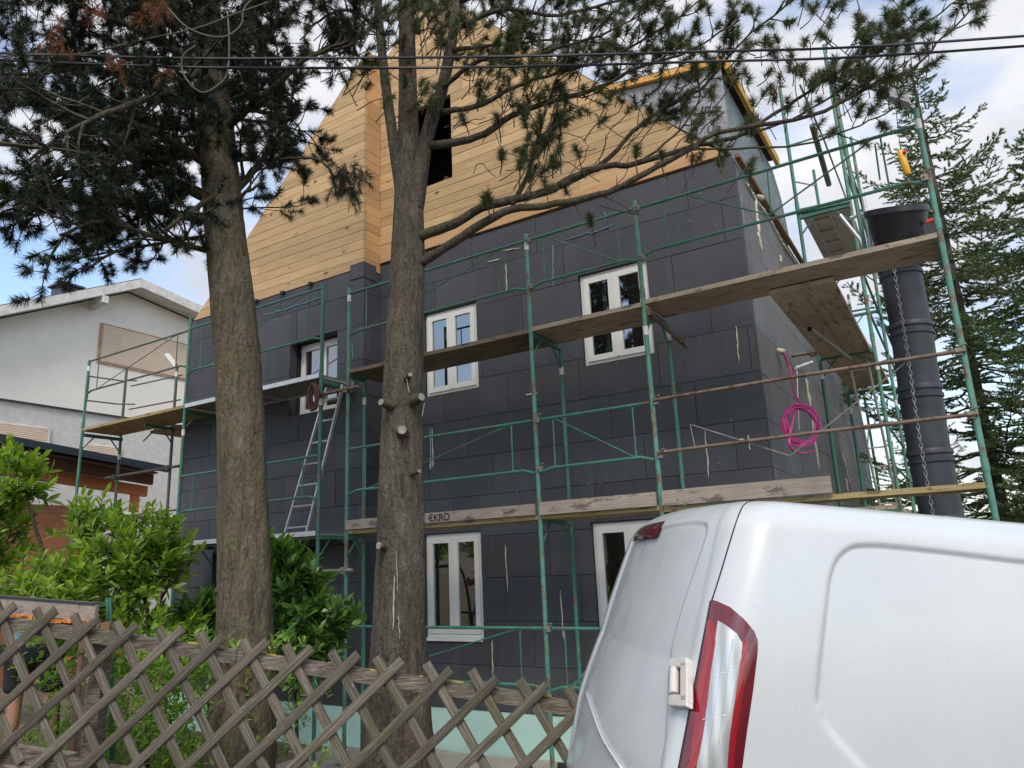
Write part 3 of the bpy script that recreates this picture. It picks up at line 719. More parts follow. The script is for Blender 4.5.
aludeck(XL1+.03, XL2-.02, 2.03, 'silver edged lower deck carrying the aluminium ladder')
m = MB(); m.box((XA+.03, -.052, 2.015), (XB-.03, -.026, 2.125)); 
tb = thing(m, 'toe_board', 'toeboard', (-.3, -.04, 2.0), 'grey toe board with black stencilled lettering between trunk and pole', 'toe board', 'toe boards on the lower deck')
text_mesh('\u20acKRO', .11, (-.36, -.052, 2.03), (1, 0, 0), (0, 0, 1), (0, -1, 0)).build('stencil_lettering', 'gap', tb)
m = MB(); m.box((XB+.03, -.056, 2.005), (XC-.03, -.026, 2.135)); m.box((XC+.03, -.056, 2.0), (3.86, -.026, 2.14))
thing(m, 'toe_board', 'toeboard', (2.4, -.04, 2.0), 'unmarked grey toe board behind the van roof', 'toe board', 'toe boards on the lower deck')

# side scaffold
ss = root('scaffold', (3.8, 4, -.6), 'green tube scaffold standing along the lighter side wall', 'scaffold')
YS = (3.3, 5.9, 8.5)
for i, Y_ in enumerate(YS):
    zt = (8.0, 7.9, 6.4)[i]
    pole(ss, 'green_pale', 4.12, Y_, -.6, zt+.4); pole(ss, 'green', 3.47, Y_, -.6, zt)
    for z in (2.0, 4.0, 6.0): transom(ss, 'green', Y_, z, 3.47, 4.12, axis='x')
def siderail(m, x, y0, y1, z): m.tube([(x, y0, z), (x, y1, z)], .0165, 8)
for i in range(2):
    for z in (2.5, 3.0, 4.5, 5.05, 6.5, 7.0): tube_ob('guard_rail', 'green', [(4.12, YS[i], z), (4.12, YS[i+1], z)], .0165, ss, 8)
for x in (3.47, 4.12):
    tube_ob('brace', 'green_pale', [(x, YS[0], 6.5), (x, YS[1], 7.6)], .012, ss, 6); tube_ob('brace', 'green_pale', [(x, YS[1], 2.2), (x, YS[2], 3.8)], .012, ss, 6)
for z in (4.5, 7.05): tube_ob('brace', 'green_pale', [(3.47, YS[0], z), (4.12, YS[0], z)], .014, ss, 6)
tube_ob('leaning_tube', 'green_pale', [onX(800, 85, 4.0), onX(824, 140, 4.0), onX(870, 262, 4.0)], .012, ss, 6); tube_ob('leaning_tube', 'oldpole', [onX(812, 125, 3.9), onX(829, 185, 3.9)], .035, ss, 8)
G2 = 'decks on the side scaffold'
plank('scaffold_deck', 'plank_y', (3.50, .35, 3.945), (4.08, 3.28, 3.99), 'brown plank deck seen from below, running back along the side wall', 'scaffold deck', G2, 2, 'x')
plank('scaffold_deck', 'plank_y', (3.50, 3.31, 4.0), (4.08, 5.88, 4.04), 'second brown plank deck behind the green crossbar of the side scaffold', 'scaffold deck', G2, 2, 'x')
plank('scaffold_deck', 'plank_y', (3.50, 3.31, 1.98), (4.08, 5.88, 2.03), 'low plank deck at the far end of the side wall', 'scaffold deck', G2, 2, 'x')
M['palely'] = vary('pale_hatch_ply', (.50, .48, .45), .7, .12, 4)
hd = plank('ladder_deck', 'palely', (3.50, 3.31, 6.0), (4.09, 5.88, 6.03), 'pale hatch deck with a folded aluminium ladder underneath, high on the side scaffold', 'scaffold deck', G2, 1, 'x')
m = MB()
for x in (3.62, 3.84): m.box((x-.012, 3.4, 5.955), (x+.015, 5.7, 5.995))
for k in range(5): m.box((3.633, 3.6+k*.45, 5.965), (3.827, 3.64+k*.45, 5.99))
m.build('folding_ladder', 'alu', hd)
m = MB(); m.beam((3.47, 3.28, 6.03), (4.12, 3.28, 6.0), .055, .06); m.build('end_beam', 'green_pale', hd)
m = MB()
for x in (3.72, 3.95):
    m.tube([(x, 5.4, 2.05), (x, 4.2, 4.1)], .018, 8)
for k in range(8): t = k/8+.05; m.tube([(3.72, 5.4-1.2*t, 2.05+2.05*t), (3.95, 5.4-1.2*t, 2.05+2.05*t)], .012, 6)
thing(m, 'ladder', 'alu', (3.8, 5, 2.05), 'aluminium ladder inside the side scaffold behind the black chute', 'ladder', auto=40)
# a spare tube lying across, seen end-on
m = MB(); m.tube([(3.72, 1.0, 3.72), (3.86, 2.9, 3.80)], [.026, .026], 12, cap=False); m.tube([(3.735, 1.2, 3.72), (3.86, 2.9, 3.80)], .021, 10)
thing(m, 'scaffold_tube', 'steel', (3.8, 2, 3.7), 'loose steel tube seen end-on under the side deck', 'tube', auto=40)
m = MB(); m.tube([(3.20, 2.9, 3.95), (3.5, 2.9, 3.95)], .022, 8); spig(m, (3.45, 2.92, 3.95), .035); m.build('wall_tie', 'rusty', ss, auto=40)

# ------------------------------------------------------------------ ladder on the left
lad = MB(); foot = onY(283, 541, .2); top = onY(327, 388, .12); sdv = V((.36, 0, 0))
ladder = root('ladder', foot, 'thin aluminium ladder leaning on the left deck beside the double poles', 'ladder')
for s_ in (0, 1):
    m = MB(); m.beam(foot+sdv*1.15*s_, top+sdv*.8*s_, .022, .04, up=(0, 1, 0)); m.build('stile', 'alu', ladder)
for k in range(7):
    t = (k+.6)/7.2; p = foot.lerp(top, t); q = (foot+sdv*1.15).lerp(top+sdv*.8, t); m = MB(); m.tube([p, q], .013, 6); m.build('rung', 'alu', ladder)
m = MB(); c = V((-2.14, -.10, 3.72))
for k in range(4):
    m.tube([c+V((.02*sin(k*2.), -.012*k, 0))+V((cos(t)*(.055+.004*k), 0, sin(t)*(.16+.006*k))) for t in [2*pi*i/20 for i in range(21)]], .016, 6, cap=False)
thing(m, 'rope_coil', 'rustwheel', c, 'rusty brown coil of rope hanging on the double scaffold poles', 'rope', auto=60)
m = MB(); p = V((-6.3, .7, 5.05)); m.beam(p+V((-.02, 0, .0)), p+V((-.24, -.05, .24)), .07, .05); 
fl = thing(m, 'site_lamp', 'white', p, 'small pale work lamp tilted on the back scaffold pole by the neighbour house', 'lamp')
m = MB(); m.tube([p+V((0, 0, -.05)), p+V((-.03, 0, .04))], .02, 8); m.build('lamp_clamp', 'gap', fl)

# ------------------------------------------------------------------ chute, hopper, hoist, hose
ch = root('rubble_chute', (4.56, 1.2, -.5), 'black segmented rubble chute hanging behind the tall corner pole', 'chute')
zt = 4.25; k = 0
while zt > -.5:
    m = MB(); zb = zt-.64; cx = 4.60-.006*k+.012*sin(k*1.7); ofs = .012*sin(k*2.3); c2 = 4.60-.006*(k+1)+.012*sin((k+1)*1.7); o2 = .012*sin((k+1)*2.3)
    prof = [(0, .188), (.02, .200), (.05, .200), (.058, .186), (.085, .186), (.093, .198), (.125, .198), (.135, .184), (.4, .182), (.64, .181)]
    m.tube([(cx+(c2-cx)*t/.64, 1.2+ofs+(o2-ofs)*t/.64, zt-t) for t, r_ in prof], [r_ for t, r_ in prof], 30, cap=False)
    m.build('chute_segment', 'blackpvc', ch, auto=35)
    zt -= .615; k += 1
m = MB(); hc = V((4.66, 1.05, 4.24)); prof = [(.18, .0), (.20, .12), (.24, .18), (.262, .46), (.285, .49), (.285, .55), (.268, .55), (.24, .2)]
for i, (r_, z_) in enumerate(prof):
    for j in range(28):
        t = 2*pi*j/28; m.v.append((hc.x+cos(t)*r_*1.0, hc.y+sin(t)*r_, hc.z+z_+(.10*cos(t-2.) if z_ > .3 else 0)))
for i in range(len(prof)-1):
    for j in range(28): m.face(i*28+j, i*28+(j+1) % 28, (i+1)*28+(j+1) % 28, (i+1)*28+j)
M['hopperblack'] = vary('hopper_rubber', (.016, .018, .022), .4, .4, 6)
hop = m.build('hopper', 'hopperblack', ch, auto=35)
m = MB(); m.box((hc.x+.2, hc.y-.4, 4.3), (hc.x+.3, hc.y-.2, 4.4)); m.build('hopper_lug', 'blackpvc', hop)
def chain(pts, name, label, loc):
    m = MB(); P = catmull(pts, 20); L_ = 0; links = []; last = P[0]; acc = 0
    for a, b in zip(P, P[1:]):
        seg = (b-a).length; 
        while acc+seg >= .042*len(links): links.append(a.lerp(b, (.042*len(links)-acc)/max(seg, 1e-6))); 
        acc += seg
    for i, c in enumerate(links[:-1]):
        d = (links[i+1]-c).normalized(); s_ = (d.cross(V((1, 0, 0))) if i % 2 else d.cross(V((0, 1, 0)))).normalized()
        m.tube([c+d*(.027*cos(t))+s_*(.013*sin(t)) for t in [2*pi*k/8 for k in range(9)]], .0042, 4, cap=False)
    return thing(m, name, 'chain', loc, label, 'chain', 'chains on the rubble chute')
chain([onY(893, 62+150, .9), onY(895, 262, .9)], 'chain', 'short chain hanging over the hopper rim', onY(893, 212, .9))
chain([onY(893, 262, .85), onY(907, 350, .85), onY(920, 440, .85), onY(934, 520, .85)], 'chain', 'long steel chain hanging down in front of the black chute', onY(893, 262, .85))
m = MB(); m.tube([onY(840, 215, 1.5), onY(860, 240, 1.5), onY(870, 262, 1.5)], .02, 8); m.tube([onY(862, 190, 1.2), onY(874, 262, 1.2)], .02, 8); m.tube([onY(850, 218, 1.3), onY(880, 210, 1.3)], .018, 8)
thing(m, 'support_stand', 'alu', onY(865, 255, 1.2), 'pale metal stand next to the black hopper', 'stand', auto=40)
m = MB(); c = onY(930, 222, .9); m.tube([c+V((-.03, 0, 0)), c+V((.04, 0, .01))], [.03, .025], 10); thing(m, 'red_cap', 'red', c, 'small red cap beside the hopper', 'cap', auto=40)
# hoist on an arm
ho = root('rope_hoist', onY(833, 85, 1.2), 'grey electric hoist hanging from a tilted arm above the corner pole', 'hoist')
pa, pb = onY(828, 78, 1.2), onY(912, 98, 1.2)
tube_ob('hoist_arm', 'steel', [pa, pb], .02, ho)
pm = onY(840, 210, 1.2); tube_ob('hoist_mast', 'green_pale', [onY(826, 60, 1.25), onY(836, 100, 1.25), onY(868, 262, 1.25)], .022, ho)
c = onY(894, 96, 1.15); e = (onY(909, 100, 1.15)-onY(880, 90, 1.15)).normalized()
m = MB(); m.tube([c-e*.14, c-e*.06], .062, 16); h1 = m.build('hoist_drum', 'darkgrey', ho, auto=40)
m = MB(); m.obox(c+e*.06, e*.11, V((0, .07, 0)), V((0, 0, .055))); m.build('hoist_motor', 'palegrey', ho)
m = MB(); m.tube([c-e*.165, c-e*.141], .05, 16); m.tube([c+V((.02, 0, -.06)), c+V((.03, 0, -.16))], .012, 8); m.build('hoist_hook', 'gap', ho, auto=40)
rm = onY(903, 162, 1.15)
m = MB(); m.tube([c+V((.0, 0, -.06)), rm+V((0, 0, .14))], .004, 6); m.build('control_cable', 'cable', ho)
m = MB(); m.tube([rm+V((-.012, 0, .13)), rm+V((-.005, 0, .11)), rm+V((.02, 0, -.13)), rm+V((.022, 0, -.15))], [.02, .038, .034, .026], 12); cp = m.build('hoist_control', 'yellow', ho, auto=50)
m = MB(); m.tube([rm+V((.02, -.02, .08)), rm+V((.04, -.05, .085))], .018, 10); m.build('stop_button', 'red', cp, auto=40)
# hose coil
m = MB(); cc_ = onX(801, 425, 3.50); pts = []
for i in range(130):
    t = i/129*5.3*2*pi; rr = .165+.016*sin(i*.083)+.006*sin(i*.9); pts.append(cc_+RH*(cos(t)*rr+.015*sin(i*.21))+FH*.02*sin(i*.9)+V((0, 0, sin(t)*rr*1.15+.02*cos(i*.13))))
m.tube(pts, .0115, 8)
m.tube(catmull([onX(783, 352, 3.25), onX(791, 372, 3.3), onX(795, 395, 3.45), pts[0]], 6), .0125, 8)
m.tube(catmull([pts[-1], onX(789, 442, 3.48), onX(800, 453, 3.5), onX(814, 451, 3.5)], 6), .0125, 8)
thing(m, 'hose_coil', 'magenta', cc_, 'coiled magenta hose hanging on the lighter side wall', 'hose', auto=60)
m = MB(); m.tube([onX(797, 370, 3.25), onX(799, 430, 3.3)], .006, 6); m.tube([onX(796, 368, 3.25), onX(812, 362, 3.3)], .02, 8)
thing(m, 'hose_hanger', 'foam_white', onX(797, 370, 3.25), 'foam smeared wire holding the magenta hose', 'hanger')

# ------------------------------------------------------------------ overhead cables
for nm, ys, lab in (('overhead_cable', (53, 58, 52, 36), 'upper black overhead cable across the tree crowns'), ('overhead_cable', (60, 68, 62, 46), 'lower black overhead cable across the tree crowns')):
    P = [at(0, ys[0], 5.0), at(340, ys[1], 4.9), at(690, ys[2], 4.8), at(1024, ys[3], 4.7)]
    d0 = (P[0]-P[1]).normalized(); d1 = (P[3]-P[2]).normalized()
    P = [P[0]+d0*22+V((0, 0, 1.1)), P[0]+d0*8+V((0, 0, .25))]+P+[P[3]+d1*8+V((0, 0, .3)), P[3]+d1*22+V((0, 0, 1.2))]
    m = MB(); m.tube(catmull(P, 8), .0105, 6); thing(m, nm, 'cable', P[2], lab, 'cable', 'overhead cables', auto=60)

# ------------------------------------------------------------------ neighbour
NX = -15.0
nh = root('neighbour_house', (NX, 5, 0), 'pale neighbouring house with low pitched roof and closed beige shutters', 'house')
ap = (4.75, 9.75); 
def rzl(y): return ap[1]-.52*(ap[0]-y) if y < ap[0] else ap[1]-.135*(y-ap[0])
def ywall(name, mat, poly, x0, x1): m = MB(); m.prism(poly, lambda u, v: V((x0, u, v)), lambda u, v: V((x1, u, v))); return m.build(name, mat, nh)
Y0n, Y1n = -1.9, 11.0
ywall('upper_wall', 'render', [(Y0n, 5.98), (Y1n, 5.98), (Y1n, rzl(Y1n)-.1), ap[:1]+(ap[1]-.1,), (Y0n, rzl(Y0n)-.1)], NX-8, NX)
ywall('lower_wall', 'render_low', [(Y0n+.03, -.5), (Y1n-.03, -.5), (Y1n-.03, 5.975), (Y0n+.03, 5.975)], NX-8, NX-.04)
m = MB(); m.beam((NX+.01, Y0n, 5.98), (NX+.01, Y1n, 5.98), .05, .03); m.build('wall_ledge', 'anthracite', nh)
m = MB(); m.prism([(Y0n-1, rzl(Y0n-1)), (ap[0], ap[1]), (ap[0], ap[1]+.2), (Y0n-1, rzl(Y0n-1)+.2)], lambda u, v: V((NX-8.5, u, v)), lambda u, v: V((NX+.62, u, v)))
m.prism([(ap[0]+.002, ap[1]), (Y1n+.4, rzl(Y1n+.4)), (Y1n+.4, rzl(Y1n+.4)+.2), (ap[0]+.002, ap[1]+.2)], lambda u, v: V((NX-8.5, u, v)), lambda u, v: V((NX+.62, u, v)))
rf = m.build('roof', 'rooftile', nh)
m = MB(); m.prism([(Y0n-1, rzl(Y0n-1)-.09), (ap[0], ap[1]-.09), (ap[0], ap[1]+.17), (Y0n-1, rzl(Y0n-1)+.17)], lambda u, v: V((NX+.63, u, v)), lambda u, v: V((NX+.68, u, v)))
m.prism([(ap[0]+.002, ap[1]-.09), (Y1n+.4, rzl(Y1n+.4)-.09), (Y1n+.4, rzl(Y1n+.4)+.17), (ap[0]+.002, ap[1]+.17)], lambda u, v: V((NX+.63, u, v)), lambda u, v: V((NX+.68, u, v)))
m.build('verge_board', 'trimwhite', rf)
m = MB(); m.prism([(Y0n-1, rzl(Y0n-1)-.06), (ap[0], ap[1]-.06), (Y1n, rzl(Y1n)-.06), (Y1n, rzl(Y1n)-.003), (ap[0], ap[1]-.003), (Y0n-1, rzl(Y0n-1)-.003)], lambda u, v: V((NX+.002, u, v)), lambda u, v: V((NX+.625, u, v))); m.build('soffit', 'trimwhite', rf)
m = MB(); m.beam((NX-.02, 3.75, 8.95), (NX+.7, 3.75, 9.0), .16, .2); m.build('purlin_end', 'trimwhite', rf)
m = MB(); m.box((NX-2.0, 3.62, 8.9), (NX-1.4, 4.15, 9.92)); m.box((NX-2.08, 3.54, 9.92), (NX-1.32, 4.23, 9.98)); m.box((NX-1.9, 3.7, 9.98), (NX-1.5, 4.07, 10.04)); m.build('chimney', 'anthracite', rf)
m = MB(); m.box((NX+.002, .9, 5.0), (NX+.06, 1.0, 8.0)); 
def shutter(y0, y1, z0, z1, fr=.0):
    m = MB(); m.box((NX+.004, y0-.08, z0-.06), (NX+.035, y1+.08, z1+.08)); wn = m.build('window', 'trimwhite' if fr else 'tape', nh)
    m = MB(); z = z0
    while z < z1-.005: m.prism([(0, z), (.012, z+.012), (.012, z+.036), (0, z+.046)], lambda u, v: V((NX+.037+u, y0, v)), lambda u, v: V((NX+.037+u, y1, v))); z += .048
    m.build('roller_shutter', 'shutter', wn)
shutter(4.12, 7.2, 7.45, 8.47); shutter(1.0, 2.95, 4.2, 5.36, 1); shutter(3.95, 4.85, 4.2, 5.10, 1)

cpx = -10.0
cp_ = root('carport', (cpx, 1.5, 0), 'lean-to roof of orange stained timber with dark grey fascia by the neighbour house', 'carport')
def yb(name, mat, y0, z0, y1, z1, th, x0, x1): m = MB(); m.prism([(y0, z0-th), (y1, z1-th), (y1, z1), (y0, z0)], lambda u, v: V((x0, u, v)), lambda u, v: V((x1, u, v))); return m.build(name, mat, cp_)
yb('fascia', 'anthracite', -5, 4.62, 3.10, 3.92, .14, cpx, cpx+.05); yb('roof_sheet', 'anthracite', -5, 4.60, 3.1, 3.90, .04, cpx-3.2, cpx-.002)
yb('beam', 'carwood', -5, 4.22, 2.9, 3.50, .22, cpx-.5, cpx-.36); yb('beam', 'darkwood', -5, 4.45, 2.9, 3.74, .22, cpx-.3, cpx-.18); yb('ceiling_boards', 'darkwood', -5, 4.5, 3.0, 3.80, .03, cpx-3, cpx-.19)
for y in (-3, -.2, 2.6):
    m = MB(); m.box((cpx-.52, y, -.2), (cpx-.38, y+.14, 4.3-.089*(y+5)-.1)); m.build('post', 'carwood', cp_)
m = MB(); m.box((cpx-2.9, -5, -.3), (cpx-2.75, 2.9, 2.6)); m.build('brick_wall', 'brick', cp_)
m = MB(); m.box((cpx-.9, -5, -.3), (cpx-.75, 1.9, 3.05)); m.build('brick_parapet', 'brick', cp_)
m = MB(); m.beam((cpx-.6, 2.2, 2.9), (cpx+.6, 4.0, 2.7), 1.2, .05); thing(m, 'shed_roof', 'trimwhite', (cpx, 3, 2.7), 'small grey roof corner between the carport and the dark house', 'roof')

# ------------------------------------------------------------------ trees
def needles(m, p, d, ln, nl, count, rad=.0022, spread=(35, 75)):
    """one bottle-brush of needles along p..p+d*ln"""
    d = d.normalized(); a = d.orthogonal().normalized(); c = d.cross(a); v = m.v; f = m.f; mi = m.mi; R = random.random
    for _ in range(count):
        t = R(); th = R()*2*pi; an = radians(spread[0]+(spread[1]-spread[0])*R())*(1-.35*t)
        o = a*cos(th)+c*sin(th); dr = d*cos(an)+o*sin(an); L_ = nl*(.7+.45*R())
        q = p+d*(ln*t); sd_ = dr.cross(V((R()-.5, R()-.5, R()-.5))).normalized()*rad
        e = q+dr*L_; e.z -= L_*.06; b = len(v)
        v.append((q.x+sd_.x, q.y+sd_.y, q.z+sd_.z)); v.append((q.x-sd_.x, q.y-sd_.y, q.z-sd_.z)); v.append((e.x, e.y, e.z))
        f.append((b, b+1, b+2)); mi.append(m.cm)
def rv(s=1.): return V((random.uniform(-s, s), random.uniform(-s, s), random.uniform(-s, s)))
def twigs(wood, nd, P, r0, spacing, tl, cfg, start=.25, lift=.35, depth=0):
    """twigs with brushes along polyline P"""
    L_ = [0.]
    for a, b in zip(P, P[1:]): L_.append(L_[-1]+(b-a).length)
    tot = L_[-1]; s_ = tot*start
    while s_ < tot:
        i = max(k for k in range(len(L_)) if L_[k] <= s_); i = min(i, len(P)-2)
        p = P[i].lerp(P[i+1], (s_-L_[i])/max(1e-6, L_[i+1]-L_[i])); d = (P[i+1]-P[i]).normalized()
        side = rv(); side = (side-d*side.dot(d)).normalized()
        dr = (d*.7+side*.9+V((0, 0, lift))).normalized(); ln = tl*random.uniform(.5, 1.2)*(1-.35*s_/tot)
        q = [p]; cur = dr.copy(); n = 5
        for k in range(n): cur = (cur+rv(.22)+V((0, 0, .08*lift))).normalized(); q.append(q[-1]+cur*ln/n)
        rr = max(.0035, min(r0*.5, .012*ln/.6+.003)); wood.tube(q, [rr*(1-.7*k/n) for k in range(n+1)], 4, cap=False)
        if depth > 0 and ln > .3: twigs(wood, nd, q, rr, spacing*.9, ln*.55, cfg, .25, lift, depth-1)
        brush(nd, q[-1]-cur*cfg['bl']*.55, cur, cfg)
        if random.random() < cfg.get('mid', .4): brush(nd, q[-3], (cur+rv(.5)).normalized(), cfg)
        s_ += spacing*random.uniform(.5, 1.5)
def brush(nd, p, d, cfg):
    m = nd
    needles(m, p, d, cfg['bl']*random.uniform(.7, 1.2), cfg['nl'], int(cfg['n']*random.uniform(.7, 1.2)), cfg['r'], cfg.get('sp', (35, 75)))
def limb(wood, pts, r0, r1, n=5, wob=.015):
    P = catmull(pts, n); P = [p+rv(wob*.5) if 0 < i < len(P)-1 else p for i, p in enumerate(P)]; k = len(P)-1
    wood.tube(P, [(r0+(r1-r0)*(i/k)**.8)*random.uniform(.93, 1.07) for i in range(k+1)], 8, cap=True); return P
def trunk_mesh(m, pts, rad, n=44, rough=.06):
    P = catmull(pts, 26); k = len(P)-1; b = len(m.v)
    nr = len(rad)-1
    for i, p in enumerate(P):
        t = i/k*nr; j = min(int(t), nr-1); r = rad[j]+(rad[j+1]-rad[j])*(t-j)
        for a in range(n):
            th = 2*pi*a/n; q = V((cos(th), sin(th), 0)); nn = noise.fractal(V((q.x*2.2, q.y*2.2, p.z*1.3)), 1., 2., 3)*rough+noise.noise(V((q.x*8, q.y*8, p.z*4)))*rough*.55+noise.noise(V((q.x*16, q.y*16, p.z*9)))*rough*.35
            m.v.append(tuple(p+q*(r*(1+nn))))
    for i in range(k):
        for a in range(n): a2 = (a+1) % n; m.face(b+i*n+a, b+i*n+a2, b+(i+1)*n+a2, b+(i+1)*n+a)

# --- left pine
TL = at(243, 640, 6.0); base = V((TL.x, TL.y, ground_z(TL.x, TL.y)-.1))
pine1 = root('pine_tree', base, 'dark densely needled pine on the left with a thick mossy brown trunk', 'tree', 'pine trees in the front garden')
tp = [base, at(245, 640, 6.0), at(243, 500, 6.0), at(240, 400, 6.02), at(233, 300, 6.05), at(224, 220, 6.1), at(216, 120, 6.15), at(208, 20, 6.2), at(200, -120, 6.3), at(195, -260, 6.4)]
m = MB(); trunk_mesh(m, tp, [.29, .213, .192, .188, .184, .175, .155, .13, .10, .05]); m.build('trunk', 'bark', pine1, smooth=True)
st = MB()
for (x, y, s_) in ((203, 283, -1), (222, 308, -1), (262, 410, 1), (224, 395, -1), (254, 300, 1), (226, 480, -1), (262, 455, 1), (220, 350, -1), (264, 500, 1), (236, 565, 1), (240, 590, -1)):
    p = at(222 if s_ < 0 else 256, y+2, 5.93); d = (RH*s_*.8-FH*.5+V((0, 0, .2))).normalized(); st = MB(); st.tube([p-d*.05, p+d*(.05 if x != 203 else .14)], [.032, .02], 7)
st.build('branch_stub', 'bark', pine1, auto=60)
DARK = dict(bl=.11, nl=.078, n=120, r=.0029, mid=.8, sp=(40, 98))
wd = MB(); nd = MB()
limbs = [
 ([(222, 222, 6.05), (170, 213, 5.9), (110, 200, 5.6), (40, 197, 5.4), (-40, 180, 5.2)], .05, 1), ([(224, 205, 6.1), (165, 178, 6.2), (110, 150, 6.3), (40, 147, 6.3), (-60, 140, 6.3)], .06, 1),
 ([(215, 235, 6.1), (170, 242, 6.3), (120, 250, 6.6), (80, 258, 6.8)], .022, 1), ([(205, 250, 6.1), (150, 235, 5.6), (100, 222, 5.3), (60, 235, 5.0)], .03, 1),
 ([(228, 200, 6.1), (258, 165, 6.3), (278, 135, 6.5), (300, 100, 6.7)], .045, 1), ([(228, 160, 6.1), (270, 159, 6.0), (300, 158, 5.9), (322, 162, 5.8), (336, 178, 5.75)], .016, 0),
 ([(222, 130, 6.1), (265, 95, 5.9), (305, 60, 5.7), (350, 40, 5.6)], .045, 1), ([(215, 100, 6.2), (160, 75, 6.3), (90, 70, 6.4), (10, 75, 6.5), (-60, 80, 6.6)], .05, 1),
 ([(212, 80, 6.2), (160, 40, 5.8), (90, 10, 5.5), (20, -20, 5.2)], .05, 1), ([(214, 60, 6.2), (250, 20, 6.6), (300, -20, 7.0), (340, -40, 7.3)], .05, 1),
 ([(218, 170, 6.1), (150, 130, 5.6), (90, 110, 5.2), (30, 100, 4.9)], .045, 1), ([(218, 160, 6.1), (170, 150, 6.8), (120, 130, 7.4), (60, 110, 7.9)], .045, 1),
 ([(220, 110, 6.1), (255, 110, 6.8), (280, 120, 7.3), (300, 140, 7.6)], .04, 1), ([(214, 50, 6.2), (180, 20, 6.8), (120, -10, 7.3), (60, -20, 7.8)], .05, 1),
 ([(212, 30, 6.2), (260, 0, 5.8), (300, -30, 5.5), (340, -70, 5.3)], .045, 1), ([(222, 190, 6.1), (190, 212, 5.6), (165, 230, 5.4)], .03, 1),
 ([(212, 20, 6.2), (180, -40, 5.8), (130, -90, 5.5), (90, -120, 5.3)], .05, 1), ([(210, 0, 6.2), (240, -60, 6.5), (280, -110, 6.8)], .05, 1), ([(226, 215, 6.1), (243, 195, 6.0), (252, 190, 5.9), (262, 182, 5.8)], .02, 1), ([(205, 150, 6.2), (120, 170, 6.0), (60, 175, 5.6), (0, 205, 5.5), (-40, 220, 5.4)], .04, 1),
 ([(215, 60, 6.2), (170, 90, 5.5), (130, 105, 5.0), (70, 130, 4.8), (30, 160, 4.7)], .045, 1)]
for pts, r, dp in limbs:
    P = limb(wd, [at(*p) for p in pts], r, .010)
    if dp: twigs(wd, nd, P, r, .125, .68, DARK, .12, .3, 1)
    else:
        twigs(wd, nd, P, r, .12, .16, dict(bl=.12, nl=.07, n=70, r=.0022, mid=.4), .72, -.1, 0)
for (x, y, d_, rx, rz, n_) in ((100, 40, 6.2, 1.1, .5, 430), (200, 45, 6.4, .8, .6, 430), (50, 110, 5.6, .9, .4, 220), (150, 140, 6.2, .7, .4, 170), (270, 50, 6.3, .42, .45, 95), (270, 110, 6.7, .22, .22, 22), (60, 215, 5.9, .6, .18, 40), (150, 225, 5.9, .35, .15, 45), (20, 60, 5.8, .7, .5, 230), (235, 90, 5.75, .35, .75, 170), (215, 20, 5.7, .4, .4, 90), (120, 0, 5.8, 1.2, .4, 330), (275, 5, 6.2, .5, .3, 90)):
    cb = at(x, y, d_)
    for _ in range(n_):
        v_ = rv()
        if v_.length > 1: v_ = v_.normalized()*random.random()**.4
        p_ = cb+V((v_.x*rx, v_.y*rx, v_.z*rz))
        if noise.noise(p_*3.1) < .02: continue
        dd_ = (v_*.8+V((0, 0, .25))+rv(.7)).normalized(); brush(nd, p_, dd_, DARK); wd.tube([p_-dd_*.16, p_, p_+dd_*.14], [.005, .004, .002], 3, cap=False)
c = at(345, 182, 5.72)
for k in range(34):
    d = (V((0, 0, -1))+rv(.8)).normalized(); p = c+rv(.13)+V((0, 0, .04)); brush(nd, p, d, dict(bl=.18, nl=.085, n=85, r=.0022))
wd.build('branches', 'twig', pine1, smooth=True)
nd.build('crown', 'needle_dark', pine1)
dn = MB()
for (x, y, s_) in ((55, 35, 1), (65, 45, .6), (103, 5, 1), (98, 2, 1), (155, 5, 1), (165, 0, 1), (165, 70, .6), (150, 12, 1), (112, 60, .8), (118, 66, .6), (60, 15, .8)):
    for k in range(4): brush(dn, at(x, y, 4.75)+rv(.05), (V((0, 0, -1))+rv(.6)).normalized(), dict(bl=.14*s_, nl=.07*s_, n=45, r=.0022))
dn.build('dead_needles', 'needle_dead', pine1)
vn = MB()
for pts in ([(268, 0), (235, 15), (195, 28), (140, 42), (80, 55), (20, 55), (-20, 60)], [(165, 5), (190, 28), (220, 38), (240, 28), (246, 8), (262, -10)], [(195, 44), (184, 55), (182, 70), (190, 85), (203, 92), (218, 85), (228, 72), (230, 40), (228, 15)], [(0, 142), (35, 146), (68, 148), (100, 158)], [(90, 95), (60, 112), (35, 128), (15, 142)]):
    vn.tube(catmull([at(x, y, 4.9+.003*i*i)+rv(.012) for i, (x, y) in enumerate(pts)], 6), .007, 6)
vn.build('bare_branch', 'palevine', pine1, smooth=True)

# --- right pine
TR_ = at(398, 700, 6.05); base = V((TR_.x, TR_.y, ground_z(TR_.x, TR_.y)-.1))
pine2 = root('pine_tree', base, 'forked pine in the middle with sawn branch stubs and long open limbs reaching right', 'tree', 'pine trees in the front garden')
m = MB(); trunk_mesh(m, [base, at(397, 730, 6.05), at(399, 640, 6.05), at(401, 540, 6.05), at(402, 440, 6.08), at(405, 340, 6.1), at(408, 250, 6.15), at(409, 170, 6.2)], [.36, .26, .212, .187, .178, .163, .15, .125], rough=.06)
trunk_mesh(m, [at(402, 190, 6.2), at(392, 130, 6.2), at(384, 70, 6.2), at(378, 0, 6.2), at(374, -120, 6.25)], [.07, .052, .045, .04, .03], 14)
trunk_mesh(m, [at(410, 200, 6.2), at(408, 100, 6.25), at(407, 20, 6.3), at(406, -140, 6.4)], [.115, .09, .08, .04], 16)
